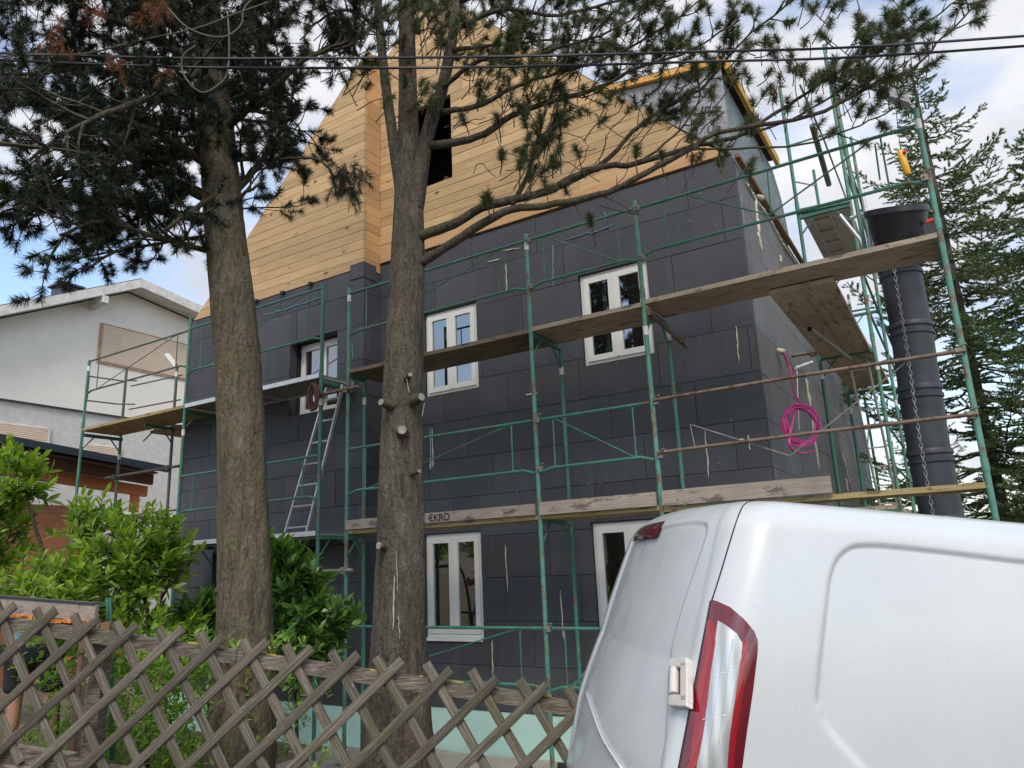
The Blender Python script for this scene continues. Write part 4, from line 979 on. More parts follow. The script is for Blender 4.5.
trunk_mesh(m, [at(414, 210, 6.15), at(426, 140, 6.1), at(443, 85, 6.0), at(455, 20, 5.9), at(470, -100, 5.8)], [.09, .068, .058, .045, .03], 14)
m.build('trunk', 'bark2', pine2, smooth=True)
for x, y0_, y1_, wd_ in ((394, 570, 632, .022), (397, 545, 600, .012), (409, 375, 395, .01), (400, 610, 640, .012), (425, 400, 420, .01), (384, 405, 412, .01)):
    rs = MB()
    for k in range(1): drip(rs, at(x+random.uniform(-3, 3), y0_+random.uniform(-3, 8), 5.845), at(x+random.uniform(-3, 3), y1_-random.uniform(0, 14), 5.845), wd_*.34, 10, .0035)
    rs.build('resin_streak', 'resin', pine2, smooth=True)
for x, y, r in ((384, 403, .028), (419, 398, .032), (402, 431, .036), (409, 376, .018), (382, 546, .028), (417, 472, .014)):
    p = at(x, y, 5.86); d = (CAM-p); d.z = 0; d = (d.normalized()+RH*(.9*(x-402)/20)+V((0, 0, .1))).normalized(); sb = MB(); sb.cm = 0; sb.tube([p-d*.08, p+d*.005, p+d*.036], [r*1.7, r*1.25, r*1.05], 12, cap=False)
    sb.cm = 1; sb.tube([p+d*.032, p+d*.038], [r*1.04, r], 12)
    sb.build('sawn_stub', ['bark2', 'stub'], pine2, auto=50)
OPEN = dict(bl=.105, nl=.078, n=150, r=.0025, mid=.45, sp=(42, 100))
wd = MB(); nd = MB()
L2 = [
 ([(418, 238, 6.1), (453, 224, 6.0), (490, 205, 5.9), (545, 192, 5.8), (579, 174, 5.75), (607, 166, 5.7), (634, 164, 5.65), (690, 147, 5.6), (735, 137, 5.5), (787, 106, 5.45), (845, 68, 5.4), (913, 31, 5.35), (958, 0, 5.3)], .06, .75),
 ([(420, 264, 6.1), (453, 243, 6.0), (504, 212, 5.85), (545, 206, 5.75), (600, 195, 5.65), (637, 178, 5.55), (690, 150, 5.5), (718, 133, 5.45), (811, 116, 5.3), (865, 89, 5.2), (913, 68, 5.1), (937, 44, 5.05), (982, 0, 5.0)], .055, .72),
 ([(430, 146, 6.1), (477, 137, 6.0), (511, 116, 5.9), (545, 103, 5.8), (596, 89, 5.7), (637, 68, 5.6), (690, 50, 5.5), (740, 20, 5.4)], .05, .4),
 ([(440, 112, 6.05), (477, 106, 5.9), (504, 92, 5.8), (535, 79, 5.7), (600, 60, 5.6), (660, 30, 5.5), (700, 0, 5.4)], .035, .35),
 ([(600, 195, 5.66), (640, 215, 5.6), (600, 205, 5.6)], .006, 2),
 ([(560, 186, 5.76), (600, 165, 5.8), (640, 125, 5.8), (674, 103, 5.8), (705, 85, 5.75), (742, 41, 5.7), (794, 0, 5.6), (830, -30, 5.5)], .032, .3),
 ([(512, 205, 5.85), (530, 170, 5.8), (540, 130, 5.75), (548, 100, 5.7), (560, 70, 5.65)], .03, .3),
 ([(637, 164, 5.65), (680, 130, 5.6), (700, 95, 5.55), (690, 60, 5.5)], .014, .4),
 ([(690, 150, 5.5), (740, 148, 5.4), (800, 145, 5.3), (860, 125, 5.2), (900, 105, 5.1)], .014, .6),
 ([(735, 137, 5.5), (790, 120, 5.5), (840, 90, 5.5), (880, 50, 5.5), (905, 5, 5.5)], .016, .4),
 ([(455, 30, 5.9), (500, 10, 5.7), (560, 15, 5.5), (620, 0, 5.4), (680, -10, 5.3)], .035, .15), ([(460, 0, 5.85), (520, -20, 5.6), (600, -20, 5.5), (700, -40, 5.4)], .035, .15),
 ([(452, 50, 5.9), (500, 45, 6.2), (560, 40, 6.4), (620, 45, 6.5)], .03, .2), ([(380, 30, 6.2), (350, 10, 6.0), (320, 20, 5.8), (300, 40, 5.7)], .03, .2), ([(378, 0, 6.2), (350, -30, 6.4), (320, -40, 6.6)], .03, .2),
 ([(407, 40, 6.3), (430, 10, 6.6), (480, -10, 6.9), (540, -30, 7.1)], .03, .2), ([(383, 60, 6.2), (365, 60, 6.1), (345, 50, 5.9), (330, 75, 5.8)], .02, .3), ([(440, 90, 6.0), (480, 60, 5.6), (530, 55, 5.3), (600, 35, 5.1), (650, 10, 5.0)], .03, .25)]
for pts, r, st_ in L2:
    P = limb(wd, [at(*p) for p in pts], r*.82, .006)
    if st_ < 1.5: twigs(wd, nd, P, r, .10 if r > .04 else .085, .42 if r > .04 else .34, OPEN, st_, .35, 1 if r >= .03 else 0)
for (x, y, d_) in ((502, 152, 5.75), (520, 162, 5.75), (488, 195, 5.8), (497, 118, 5.9), (463, 118, 5.95), (578, 150, 5.7), (484, 200, 5.8), (636, 150, 5.6), (662, 158, 5.55), (590, 218, 5.6), (525, 120, 5.7), (540, 120, 5.7), (545, 140, 5.7), (556, 118, 5.7), (530, 175, 5.75), (565, 98, 5.7), (552, 160, 5.7), (480, 90, 5.9), (410, 65, 5.9), (405, 80, 5.95)):
    e = at(x, y, d_); q = at(x+random.uniform(-3, 8), y+random.uniform(16, 30), d_+.03); wd.tube(catmull([q, (q+e)/2+rv(.02), e], 3), [.006]*7, 4, cap=False); dd = (e-q).normalized()
    for k in range(2): brush(nd, e-dd*.08, (dd+rv(.15)).normalized(), dict(bl=.115, nl=.080, n=150, r=.0025, sp=(42, 100)))
for (x0, y0, x1, y1, n_, da, db) in ((440, -20, 560, 70, 76, 5.5, 6.6), (560, -20, 690, 60, 66, 5.3, 6.2), (480, 60, 570, 110, 26, 5.6, 6.0), (525, 95, 565, 195, 22, 5.65, 5.85), (600, 60, 700, 120, 15, 5.5, 5.8), (690, 20, 790, 110, 27, 5.3, 5.7),
        (690, 110, 760, 165, 18, 5.4, 5.6), (775, 60, 860, 110, 22, 5.2, 5.5), (800, -10, 900, 50, 26, 5.2, 5.5), (860, 30, 930, 80, 16, 5.05, 5.3), (330, -10, 400, 50, 50, 5.9, 6.5), (340, 50, 375, 90, 10, 6.0, 6.3), (400, -15, 470, 40, 40, 5.6, 6.5), (380, 60, 440, 110, 12, 5.75, 5.95)):
    for _ in range(n_):
        d_ = random.uniform(da, db); e = at(random.uniform(x0, x1), random.uniform(y0, y1), d_); up_ = (V((0, 0, 1))*.8+RH*random.uniform(-.2, .9)+rv(.35)).normalized(); q = e-up_*random.uniform(.15, .42)+rv(.05)
        wd.tube(catmull([q, (q+e)/2+rv(.025), e], 3), [.0055, .005, .005, .0045, .004, .004, .0035], 4, cap=False); brush(nd, e-up_*.10, up_, dict(bl=.115, nl=.080, n=160, r=.0025, sp=(42, 100)))
for _ in range(34):        # thin bare curly twigs near the trunk
    x = random.uniform(370, 640); y = random.uniform(40, 235) if x < 470 else random.uniform(80, 200); p = at(x, y, random.uniform(5.6, 6.0)); d = rv().normalized(); q = [p]
    for k in range(7): d = (d+rv(.45)).normalized(); q.append(q[-1]+d*.06)
    wd.tube(catmull(q, 3), .0035, 4, cap=False)
wd.build('branches', 'twig', pine2, smooth=True)
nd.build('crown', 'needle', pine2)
dn = MB()
for (x, y) in ((777, 93), (412, 78), (575, 22), (672, 8), (870, 48), (405, 72)):
    for k in range(2): brush(dn, at(x, y, 5.4)+rv(.02), (V((0, 0, 1))+rv(.5)).normalized(), dict(bl=.07, nl=.035, n=60, r=.002))
dn.build('dead_needles', 'needle_dead', pine2)

# --- spruces at the right
def spruce(basep, H, r0, lean, z0, label, spread, seed, dens=1., grp='spruces behind the scaffold'):
    random.seed(seed); rt = root('spruce_tree', basep, label, 'tree', grp)
    m = MB(); top = basep+V((lean[0], lean[1], H)); trunk_mesh(m, [basep, basep.lerp(top, .3), basep.lerp(top, .65), top], [r0, r0*.75, r0*.42, .02], 12); m.build('trunk', 'bark2', rt, smooth=True)
    wd = MB(); nd = MB(); z = z0
    while z < H*.99:
        t = z/H; R_ = spread*(1-t)**.75+.12; k = int(5+2*random.random())
        a0 = random.uniform(0, 6.28)
        for i in range(k):
            a = a0+i*2*pi/k+random.uniform(-.5, .5); o = V((cos(a), sin(a), 0)); c = basep.lerp(top, t); ln = R_*random.choice((.45, .75, .95, 1.1, 1.25))*random.uniform(.85, 1.1)
            P = [c]; n = 8; dr_ = random.uniform(-.48, -.12)
            for s_ in range(1, n+1):
                u = s_/n; P.append(c+o*(ln*u)+V((0, 0, ln*(dr_*u+.42*u*u*u+.15*t*u)))+rv(.035)*ln*.5)
            wd.tube(P, [.022*(1-.8*s_/n)*(.4+R_/3) for s_ in range(n+1)], 4, cap=False)
            s_ = .2*ln
            while s_ < ln:
                u = s_/ln*n; q = P[min(int(u), n-1)].lerp(P[min(int(u)+1, n)], u-int(u)); d = (P[min(int(u)+1, n)]-P[min(int(u), n-1)]).normalized() if int(u) < n else o
                for sgn in (-1, 1):
                    sd_ = d.cross(V((0, 0, 1))).normalized()*sgn; tl_ = .42*(1-.5*s_/ln)*random.uniform(.45, 1.35)*min(1, .5+R_/3); dr = (d*.75+sd_+V((0, 0, random.uniform(-.3, .15)))).normalized()
                    wd.tube([q, q+dr*tl_], [.004, .002], 3, cap=False)
                    nn = int(46*tl_/.3*dens)
                    needles(nd, q, dr, tl_, .050, nn, .0085, (35, 65))
                    for w_ in range(2):
                        q2 = q+dr*tl_*random.uniform(.3, .7); d2 = (dr+sd_*random.choice((-1, 1))*.8+d*.5).normalized(); needles(nd, q2, d2, tl_*.5, .046, int(nn*.6), .0085, (35, 65))
                s_ += .10/dens**.5
            needles(nd, P[-2], (P[-1]-P[-2]).normalized(), (P[-1]-P[-2]).length+.05, .05, 40, .0085, (35, 65))
        z += .31*random.uniform(.7, 1.4)
    wd.build('branches', 'twig', rt, smooth=True); nd.build('crown', 'spruce', rt)
b1 = at(990, 455, 12.5); b1.z = -.7
spruce(b1, 11.4, .17, (-.05, -.1), 1.6, 'tall spruce rising behind the tall corner pole and the black chute', 2.8, 11)
b2 = at(1095, 455, 10.5); b2.z = -.7
spruce(b2, 8.6, .14, (.15, 0), 1.3, 'lighter spruce at the right edge with long drooping side branches', 2.9, 23)
b3 = at(930, 500, 21); b3.z = -.7
spruce(b3, 7.0, .16, (0, 0), 1.2, 'farther spruce glimpsed low between the side wall and the chute', 2.2, 31, .6)
random.seed(99)

# ------------------------------------------------------------------ broadleaf shrubs
def leaf(m, p, d, n, ln, wdt, fold=.25):
    d = d.normalized(); s_ = d.cross(n)
    if s_.length < 1e-4: return
    s_ = s_.normalized(); n = s_.cross(d)
    P = [p, p+d*ln*.3+s_*wdt*.42+n*ln*fold*.2, p+d*ln*.3-s_*wdt*.42+n*ln*fold*.2, p+d*ln*.32, p+d*ln*.68+s_*wdt*.40+n*ln*fold*.1, p+d*ln*.68-s_*wdt*.40+n*ln*fold*.1, p+d*ln*.68-n*ln*.03, p+d*ln-n*ln*fold*.35]
    m.add(P, [(0, 1, 3), (0, 3, 2), (1, 4, 6, 3), (3, 6, 5, 2), (4, 7, 6), (6, 7, 5)])
def sprig(wd, lf, p, d, L_, ln, n):
    q = [p]; c = d.normalized()
    for k in range(4): c = (c+rv(.15)+V((0, 0, .1))).normalized(); q.append(q[-1]+c*L_/4)
    wd.tube(q, [.005, .005, .004, .003, .002], 4, cap=False)
    for k in range(n):
        t = .15+.85*k/n; i = min(int(t*4), 3); pp = q[i].lerp(q[i+1], t*4-i); th = k*2.4+random.random(); a = c.orthogonal().normalized(); b = c.cross(a)
        o = a*cos(th)+b*sin(th); dr = (o*(1.1-.5*t)+c*(.45+.6*t)); leaf(lf, pp, dr, (c+V((0, 0, .6))+rv(.3)).normalized(), ln*random.uniform(.5, 1.2), ln*.43*random.uniform(.8, 1.15))
def shrub(name, label, cat, mat, blobs, count, ln, L_, loc, group=None, stems=(), npl=11):
    rt = root(name, loc, label, cat, group); wd = MB(); lf = MB()
    for pts, r in stems: limb(wd, pts, r, r*.5, 4, .01)
    tot = sum(b[3] for b in blobs)
    for (c, rx, rz, wt) in blobs:
        for _ in range(int(count*wt/tot)):
            v = rv(); 
            while v.length > 1 or v.length < .15: v = rv()
            v = v*(.55+.45*random.random())/max(v.length, .4)
            p = c+V((v.x*rx, v.y*rx, v.z*rz)); d = (v+V((0, 0, .55))+rv(.4)).normalized(); sprig(wd, lf, p-d*L_*.5, d, L_*random.uniform(.7, 1.2), ln, npl)
    wd.build('stems', 'twig', rt, smooth=True); lf.build('foliage', mat, rt); return rt
B = lambda x, y, d, rx, rz, w=1: (at(x, y, d), rx, rz, w)
g = at(60, 700, 7.6); g.z = ground_z(g.x, g.y)
shrub('laurel_shrub', 'tall bright green laurel shrub at the left edge before the brick wall', 'shrub', 'laurel', [B(20, 478, 7.8, .24, .36, 1), B(-2, 535, 7.9, .28, .38, 1.), B(-45, 500, 7.9, .4, .5, 1)], 130, .155, .27, g,
      'laurel shrubs', [([g, at(60, 620, 7.7), at(45, 560, 7.8), at(25, 490, 7.8)], .03)])
g = at(150, 720, 7.2); g.z = ground_z(g.x, g.y)
shrub('laurel_shrub', 'broad light green laurel shrub between the left edge and the thick trunk', 'shrub', 'laurel', [B(140, 548, 7.4, .55, .33, 1.8), B(88, 527, 7.6, .26, .28, .7), B(150, 572, 7.2, .28, .30, 1.0), B(95, 590, 7.2, .5, .32, 1.5), B(60, 595, 6.9, .5, .3, 1.2), B(130, 640, 7.0, .6, .3, 1)], 400, .125, .25, g,
      'laurel shrubs', [([g, at(150, 640, 7.3), at(142, 590, 7.3), at(120, 545, 7.4)], .026), ([g, at(150, 640, 7.3), at(160, 600, 7.2), at(190, 560, 7.2)], .02)])
g = at(300, 720, 7.3); g.z = ground_z(g.x, g.y)
shrub('laurel_shrub', 'dark green laurel shrub between the two pine trunks', 'shrub', 'laurel_dark', [B(296, 600, 7.4, .36, .42, 2), B(325, 622, 7.4, .28, .18, 1), B(285, 570, 7.4, .22, .28, 1), B(292, 650, 7.2, .40, .35, 1.4)], 190, .145, .25, g,
      'laurel shrubs', [([g, at(295, 640, 7.3), at(290, 590, 7.4)], .02)])
g = at(205, 700, 7.8); g.z = ground_z(g.x, g.y)
shrub('laurel_shrub', 'small dark laurel tuft just left of the thick mossy trunk', 'shrub', 'laurel_dark', [B(203, 618, 7.6, .22, .16, 1), B(195, 650, 7.4, .3, .25, 1)], 80, .14, .24, g, 'laurel shrubs')
# low green creeper behind the fence
lf = MB(); wd = MB()
for _ in range(1100):
    x = random.triangular(-10, 345, 170); y = random.uniform(640, 775); d_ = random.uniform(5.7, 7.2)
    if x > 300 and y < 700: continue
    p = at(x, y, d_); 
    if p.z < ground_z(p.x, p.y)-.05: p.z = ground_z(p.x, p.y)+.05
    sprig(wd, lf, p, (V((0, 0, .7))+rv(.7)), .16, .07, 6)
for _ in range(70):
    x = random.uniform(330, 560); y = random.uniform(745, 800); p = at(x, y, random.uniform(6.2, 7.0)); p.z = ground_z(p.x, p.y)+.04; sprig(wd, lf, p, (V((0, 0, .7))+rv(.7)), .12, .05, 5)
gc = at(200, 750, 6.4); gc.z = ground_z(gc.x, gc.y); o = lf.build('undergrowth', 'creeper', None, org=gc); tag(o, 'bright green creeper and weeds growing behind the lattice fence', 'undergrowth', None, 'stuff')
# climbing hedge far left behind shrubs
g = at(-30, 640, 9.0); g.z = ground_z(g.x, g.y)
shrub('hedge', 'dark green hedge behind the laurels at the far left', 'hedge', 'laurel_dark', [B(20, 610, 9.2, .8, .45, 1), B(90, 620, 9.2, .8, .45, 1), B(-60, 600, 9.2, .8, .6, 1), B(150, 640, 9, .6, .4, 1)], 260, .11, .26, g)

# ------------------------------------------------------------------ lattice fence
FA = at(0, 603, 5.2); FB = at(575, 686.5, 4.77); FU = (FB-FA).normalized(); FN = FU.cross(V((0, 0, 1))).normalized()   # FN towards camera
FVv = FN.cross(FU)*-1 if FN.cross(FU).z < 0 else FN.cross(FU)
if FN.dot(CAM-FA) < 0: FN = -FN
fr = root('lattice_fence', FA-V((0, 0, 1)), 'weathered grey lattice garden fence with crossed wooden slats', 'fence')
def fp(u, v, n=0.): return FA+FU*u+FVv*v+FN*n
lat = MB(); pitch = .301; H_ = .94; run = .78
u15 = (at(117, 621, 5.11)-FA).dot(FU); u69 = (at(141, 625, 5.09)-FA).dot(FU)
def slat(m, a, b, n, wdt=.062, th=.018):
    d = (b-a).normalized(); s_ = d.cross(FN).normalized(); k = 7; prof = [(-1, 0), (-.92, .75), (-.45, 1), (.45, 1), (.92, .75), (1, 0)]; bi = len(m.v); np_ = len(prof)
    bow = random.uniform(-.006, .006); sid = random.random()*9; m.at += [(0, 0, 0)]*(len(m.v)-len(m.at))
    for i in range(k+1):
        t = i/k; c = a.lerp(b, t)+s_*(bow*sin(pi*t)+random.uniform(-.0015, .0015)); w2 = wdt/2*random.uniform(.96, 1.03)
        for (x, y) in prof: m.v.append(tuple(c+s_*w2*x+FN*(n+th*y))); m.at.append((t*.95+sid*3.7, x*.03+sid, y*.02))
    for i in range(k):
        for j in range(np_-1): m.face(bi+i*np_+j, bi+i*np_+j+1, bi+(i+1)*np_+j+1, bi+(i+1)*np_+j)
        m.face(bi+i*np_+np_-1, bi+i*np_, bi+(i+1)*np_, bi+(i+1)*np_+np_-1)
    m.face(*[bi+j for j in range(np_)][::-1]); m.face(*[bi+k*np_+j for j in range(np_)])
for i in range(-9, 24):
    u0 = u15+pitch*i+random.uniform(-.012, .012); e = random.uniform(-.015, .015)
    slat(lat, fp(u0, -.0+e), fp(u0+.80*.97, -H_+e), .0, .06+random.uniform(-.004, .005))       # "\"
    u1 = u69+pitch*i+random.uniform(-.012, .012); e = random.uniform(-.015, .015)
    slat(lat, fp(u1, .0+e), fp(u1-.80*1.02, -H_-.02+e), .021, .06+random.uniform(-.004, .005))  # "/"
lat.build('lattice', 'slats', fr, auto=35)
for v in (-.125, -.125-.79):
    m = MB(); u = -2.2
    while u < 7.5:
        u2 = u+1.97; m.beam(fp(u+.005, v+random.uniform(-.006, .006), -.03), fp(u2, v+random.uniform(-.006, .006), -.03), .045, .085, up=FVv); u = u2
    m.build('rail', 'fence', fr)
for _ in range(14):
    u = random.uniform(.5, 3.8); c = fp(u, -.078, -.03+random.uniform(-.02, .02)); m = MB(); m.obox(c, FU*random.uniform(.01, .05), FVv*.004, FN*random.uniform(.004, .012))
    m.build('lichen_patch', 'lichen', fr)
for u in (-1.9, .72, 4.35, 6.9):
    m = MB(); p = fp(u, -.10, -.11); q = p.copy(); q.z = p.z-1.5; m.beam(q, p, .09, .09, up=FN); m.build('post', 'fence', fr)
# low stone base under the fence
m = MB()
for i in range(12):
    a = fp(-2.4+i*.85, -H_-.16, -.03); b = fp(-2.4+i*.85+.845, -H_-.16, -.03); m.beam(a-V((0, 0, .2)), b-V((0, 0, .2)), .24, .46)
thing(m, 'plinth_wall', 'kerb', fp(2, -1.3), 'low pale stone plinth under the lattice fence', 'wall')
m = MB(); m.beam(at(-10, 752, 5.4), at(60, 762, 5.3), .3, .05); thing(m, 'old_board', 'toeboard', at(20, 755, 5.4), 'loose grey board lying at the foot of the fence on the left', 'board')

# wooden box with foam edge
bx = root('wooden_box', at(60, 600, 5.9), 'old grey wooden planter box with a strip of orange foam behind the fence', 'box')
pA, pB = at(-60, 593, 6.1), at(97, 605, 5.75); dv = (pB-pA); up = V((0, 0, 1)); nb = (FH-RH*.55).normalized()
m = MB(); m.beam(pA-up*.055, pB-up*.055, .03, .12); m.beam(pB-up*.055+nb*.02, pB-up*.055+nb*.5, .03, .12); m.beam(pA-up*.055+nb*.5, pB-up*.055+nb*.5, .03, .12); m.build('side_board', 'toeboard', bx)
m = MB(); m.beam(pA+nb*.04-up*.16, pB+nb*.04-up*.16, .06, .08); m.build('bottom_board', 'fence', bx)
m = MB()
for k in range(40):
    t = random.uniform(.35, .98); c = pA.lerp(pB, t)-up*(.125+random.uniform(0, .02))-nb*.02; m.obox(c, dv.normalized()*random.uniform(.01, .05), nb*.015, up*random.uniform(.006, .018))
m.build('foam_strip', 'foam_orange', bx)
m = MB(); m.beam(pA+up*.008, pB+up*.008, .05, .012); m.beam(pB+up*.008+nb*.03, pB+up*.008+nb*.5, .05, .012); m.build('edge_trim', 'anthracite', bx)
for (x, mt, w_) in ((84, 'copper', .045), (92, 'toeboard', .13), (108, 'brownstrip', .07)):
    p = at(x, 622, 5.72 if mt != 'toeboard' else 5.8); q = V((p.x, p.y, ground_z(p.x, p.y)-.05)); m = MB()
    if mt == 'copper': m.tube([q, p], w_/2, 10)
    else: m.beam(q, p, w_, .03 if mt == 'toeboard' else .06, up=FN)
    m.build('post', mt, bx)
m = MB()
for x in (107, 110): m.tube([at(x, 598, 6.2), at(x+4, 760, 6.2)], .012, 6)
m.build('green_stake', 'green', bx)
# pile of offcuts beneath right trunk
for i, (x, y, d_, an) in enumerate(((318, 722, 6.6, 0.), (335, 738, 6.5, .3), (322, 707, 6.7, -.15))):
    p = at(x, y, d_); p.z = ground_z(p.x, p.y)+.05+.04*i; m = MB(); dd = (RH*cos(an)+FH*sin(an)); m.beam(p-dd*.25, p+dd*.3, .12, .035)
    thing(m, 'timber_offcut', 'plank_ochre', p, ('reddish timber offcut lowest in the stack behind the fence', 'reddish timber offcut slanting across the stack behind the fence', 'reddish timber offcut on top of the stack behind the fence')[i], 'offcut', 'offcuts stacked behind the fence')

# ------------------------------------------------------------------ person bending behind the box
pf = at(24, 748, 7.0); pf.z = ground_z(pf.x, pf.y); s1 = RH; f1 = (FH*.85-RH*.5).normalized()
def P3(l, f, z): return pf+s1*l+f1*f+V((0, 0, z))
def skinbody(name, mat, nodes, edges, parent, sub=2, org=None):
    me = bpy.data.meshes.new(name); o3 = ORG[parent.name] if parent else V(org)
    me.from_pydata([tuple(V(n[0])-o3) for n in nodes], edges, []); o = bpy.data.objects.new(name, me); COL.objects.link(o)
    if parent: o.parent = parent
    else: o.location = o3; ORG[o.name] = o3
    sk = o.modifiers.new('skin', 'SKIN'); sk.use_smooth_shade = True
    for i, n in enumerate(nodes):
        r = n[1] if isinstance(n[1], tuple) else (n[1], n[1]); me.skin_vertices[0].data[i].radius = r
    me.skin_vertices[0].data[0].use_root = True
    s_ = o.modifiers.new('sub', 'SUBSURF'); s_.levels = s_.render_levels = sub; me.materials.append(M[mat]); return o
hipz = .92
body_nodes = [(P3(0, 0, hipz), .15), (P3(0, .14, hipz+.15), .14), (P3(0, .34, hipz+.26), .15), (P3(0, .46, hipz+.28), .09), (P3(0, .54, hipz+.26), .055), (P3(0, .64, hipz+.24), .085), (P3(0, .73, hipz+.21), .07),
 (P3(-.11, .0, hipz-.08), .10), (P3(-.13, .04, .50), .065), (P3(-.13, .0, .30), .062), (P3(-.13, -.02, .09), .042), (P3(-.14, .08, .04), .04), (P3(-.15, .16, .03), .03),
 (P3(.15, .0, hipz-.08), .10), (P3(.19, .04, .50), .065), (P3(.21, .0, .30), .062), (P3(.22, -.02, .09), .042), (P3(.23, .08, .04), .04), (P3(.24, .16, .03), .03),
 (P3(-.19, .37, hipz+.24), .06), (P3(-.24, .42, hipz-.03), .043), (P3(-.20, .5, hipz-.26), .03), (P3(-.19, .53, hipz-.34), .03),
 (P3(.19, .37, hipz+.24), .06), (P3(.24, .42, hipz-.03), .043), (P3(.20, .5, hipz-.26), .03), (P3(.19, .53, hipz-.34), .03)]
be = [(0, 1), (1, 2), (2, 3), (3, 4), (4, 5), (5, 6), (0, 7), (7, 8), (8, 9), (9, 10), (10, 11), (11, 12), (0, 13), (13, 14), (14, 15), (15, 16), (16, 17), (17, 18), (2, 19), (19, 20), (20, 21), (21, 22), (2, 23), (23, 24), (24, 25), (25, 26)]
for base_i, sx in ((22, -1), (26, 1)):          # fingers, thumb
    wv = body_nodes[base_i][0]
    for k in range(4):
        i0 = len(body_nodes); off = V(s1)*((k-1.5)*.019); ln = (.06, .07, .066, .052)[k]
        body_nodes.append((wv+off+V((0, 0, -.045))+f1*.01, .009)); body_nodes.append((wv+off+V((0, 0, -.045-ln*.6))+f1*.02, .008)); body_nodes.append((wv+off+V((0, 0, -.045-ln))+f1*.04, .0065))
        be += [(base_i, i0), (i0, i0+1), (i0+1, i0+2)]
    i0 = len(body_nodes); body_nodes.append((wv+s1*(-sx*.035)+V((0, 0, -.02))+f1*.02, .011)); body_nodes.append((wv+s1*(-sx*.05)+V((0, 0, -.055))+f1*.03, .009)); be += [(base_i, i0), (i0, i0+1)]
person = skinbody('person', 'skin', body_nodes, be, None, 2, pf)
tag(person, 'person in light blue shirt and dark shorts bending over behind the fence and wooden box', 'person')
skinbody('shirt', 'shirt', [(P3(0, .0, hipz-.02), .20), (P3(0, .15, hipz+.16), .168), (P3(0, .34, hipz+.27), .178), (P3(0, .45, hipz+.28), .11), (P3(-.19, .37, hipz+.24), .085), (P3(-.23, .41, hipz+.05), .07), (P3(.19, .37, hipz+.24), .085), (P3(.23, .41, hipz+.05), .07)],
         [(0, 1), (1, 2), (2, 3), (2, 4), (4, 5), (2, 6), (6, 7)], person)
skinbody('shorts', 'shorts', [(P3(0, .0, hipz+.02), .175), (P3(-.12, .0, hipz-.10), .13), (P3(-.14, .03, .60), .105), (P3(-.14, .03, .50), .10), (P3(.15, .0, hipz-.10), .13), (P3(.19, .03, .60), .105), (P3(.195, .03, .50), .10)], [(0, 1), (1, 2), (2, 3), (0, 4), (4, 5), (5, 6)], person)
skinbody('hair', 'hair', [(P3(0, .64, hipz+.265), .09), (P3(0, .72, hipz+.25), .075)], [(0, 1)], person)
for s_ in (-.14, .225): skinbody('shoe', 'shoe', [(P3(s_, -.03, .06), .05), (P3(s_, .08, .045), .045), (P3(s_, .19, .035), .035)], [(0, 1), (1, 2)], person)
m = MB(); c = P3(0, .72, hipz+.2)
for sx in (-1, 1): m.tube([c+s1*.03*sx+f1*.02+V((0, 0, -.03)), c+s1*.03*sx+f1*.03+V((0, 0, -.035))], .009, 8)
m.build('eyes', 'gap', person)

# ------------------------------------------------------------------ van
PH, PT = radians(5), radians(6.9)
ah = RH*cos(PH)+FH*sin(PH); VA = (ah*cos(PT)-V((0, 0, 1))*sin(PT)).normalized(); VB = (-RH*sin(PH)+FH*cos(PH)).normalized(); VZ = VA.cross(VB).normalized()
VD = 2.7
refl = V((.27, .16, 1.775)); VO = at(752, 503, VD)-(VA*refl.x+VB*refl.y+VZ*refl.z)
def vw(x, y, z): return VO+VA*x+VB*y+VZ*z
def vloc(p): d = V(p)-VO; return V((d.dot(VA), d.dot(VB), d.dot(VZ)))
LV, WV, HV = 4.35, 1.80, 1.83
def van_outline(z, inset, n_r, n_s):
    """closed outline at height z; returns list of local (x,y)"""
    t = max(0, (z-.85)/(HV-.85)); xr = .02+.235*t**1.35+inset*.8; y0 = .0+.12*max(0, (z-1.0)/(HV-1.0))**2+inset; y1 = WV-y0
    xr -= .13*max(0, 1.2-z) if z > .5 else .09; xf = LV-.05 if z < 1.0 else LV-.05-1.6*((z-1.0)/(HV-1.0))**1.1; xf = xf-inset*.8; r = .17
    ym = WV/2; bulge = .10; pts = []
    def rx(y): u = (y-ym)/(ym-y0); return xr-bulge*(1-u*u)+bulge*.0
    for i in range(n_r+1):
        y = y1-r+(y0+r-(y1-r))*i/n_r; pts.append((rx(y)+bulge*(1-((y0+r-ym)/(ym-y0))**2)*0, y))
    xb = rx(y0+r)
    for i in range(1, 15):
        a = (pi/2)*i/15; sl0 = 0; pts.append((xb+r*.9*(1-cos(a)), y0+r-r*sin(a)))
    xs_ = xb+r*.9
    for i in range(n_s+1):
        u = i/n_s; x = xs_+(xf-r-xs_)*(u**1.8); pts.append((x, y0))
    for i in range(1, 8): a = (pi/2)*i/8; pts.append((xf-r+r*sin(a), y0+r-r*cos(a)))
    for i in range(9): pts.append((xf+.06*sin(pi*i/8), y0+r+(y1-y0-2*r)*i/8))
    for i in range(1, 8): a = (pi/2)*i/8; pts.append((xf-r+r*cos(a), y1-r+r*sin(a)))
    for i in range(13): pts.append((xf-r+(xb+r*.9-(xf-r))*i/12, y1))
    for i in range(1, 8): a = (pi/2)*i/8; pts.append((xb+r*.9-r*.9*sin(a), y1-r+r*cos(a)))
    return pts
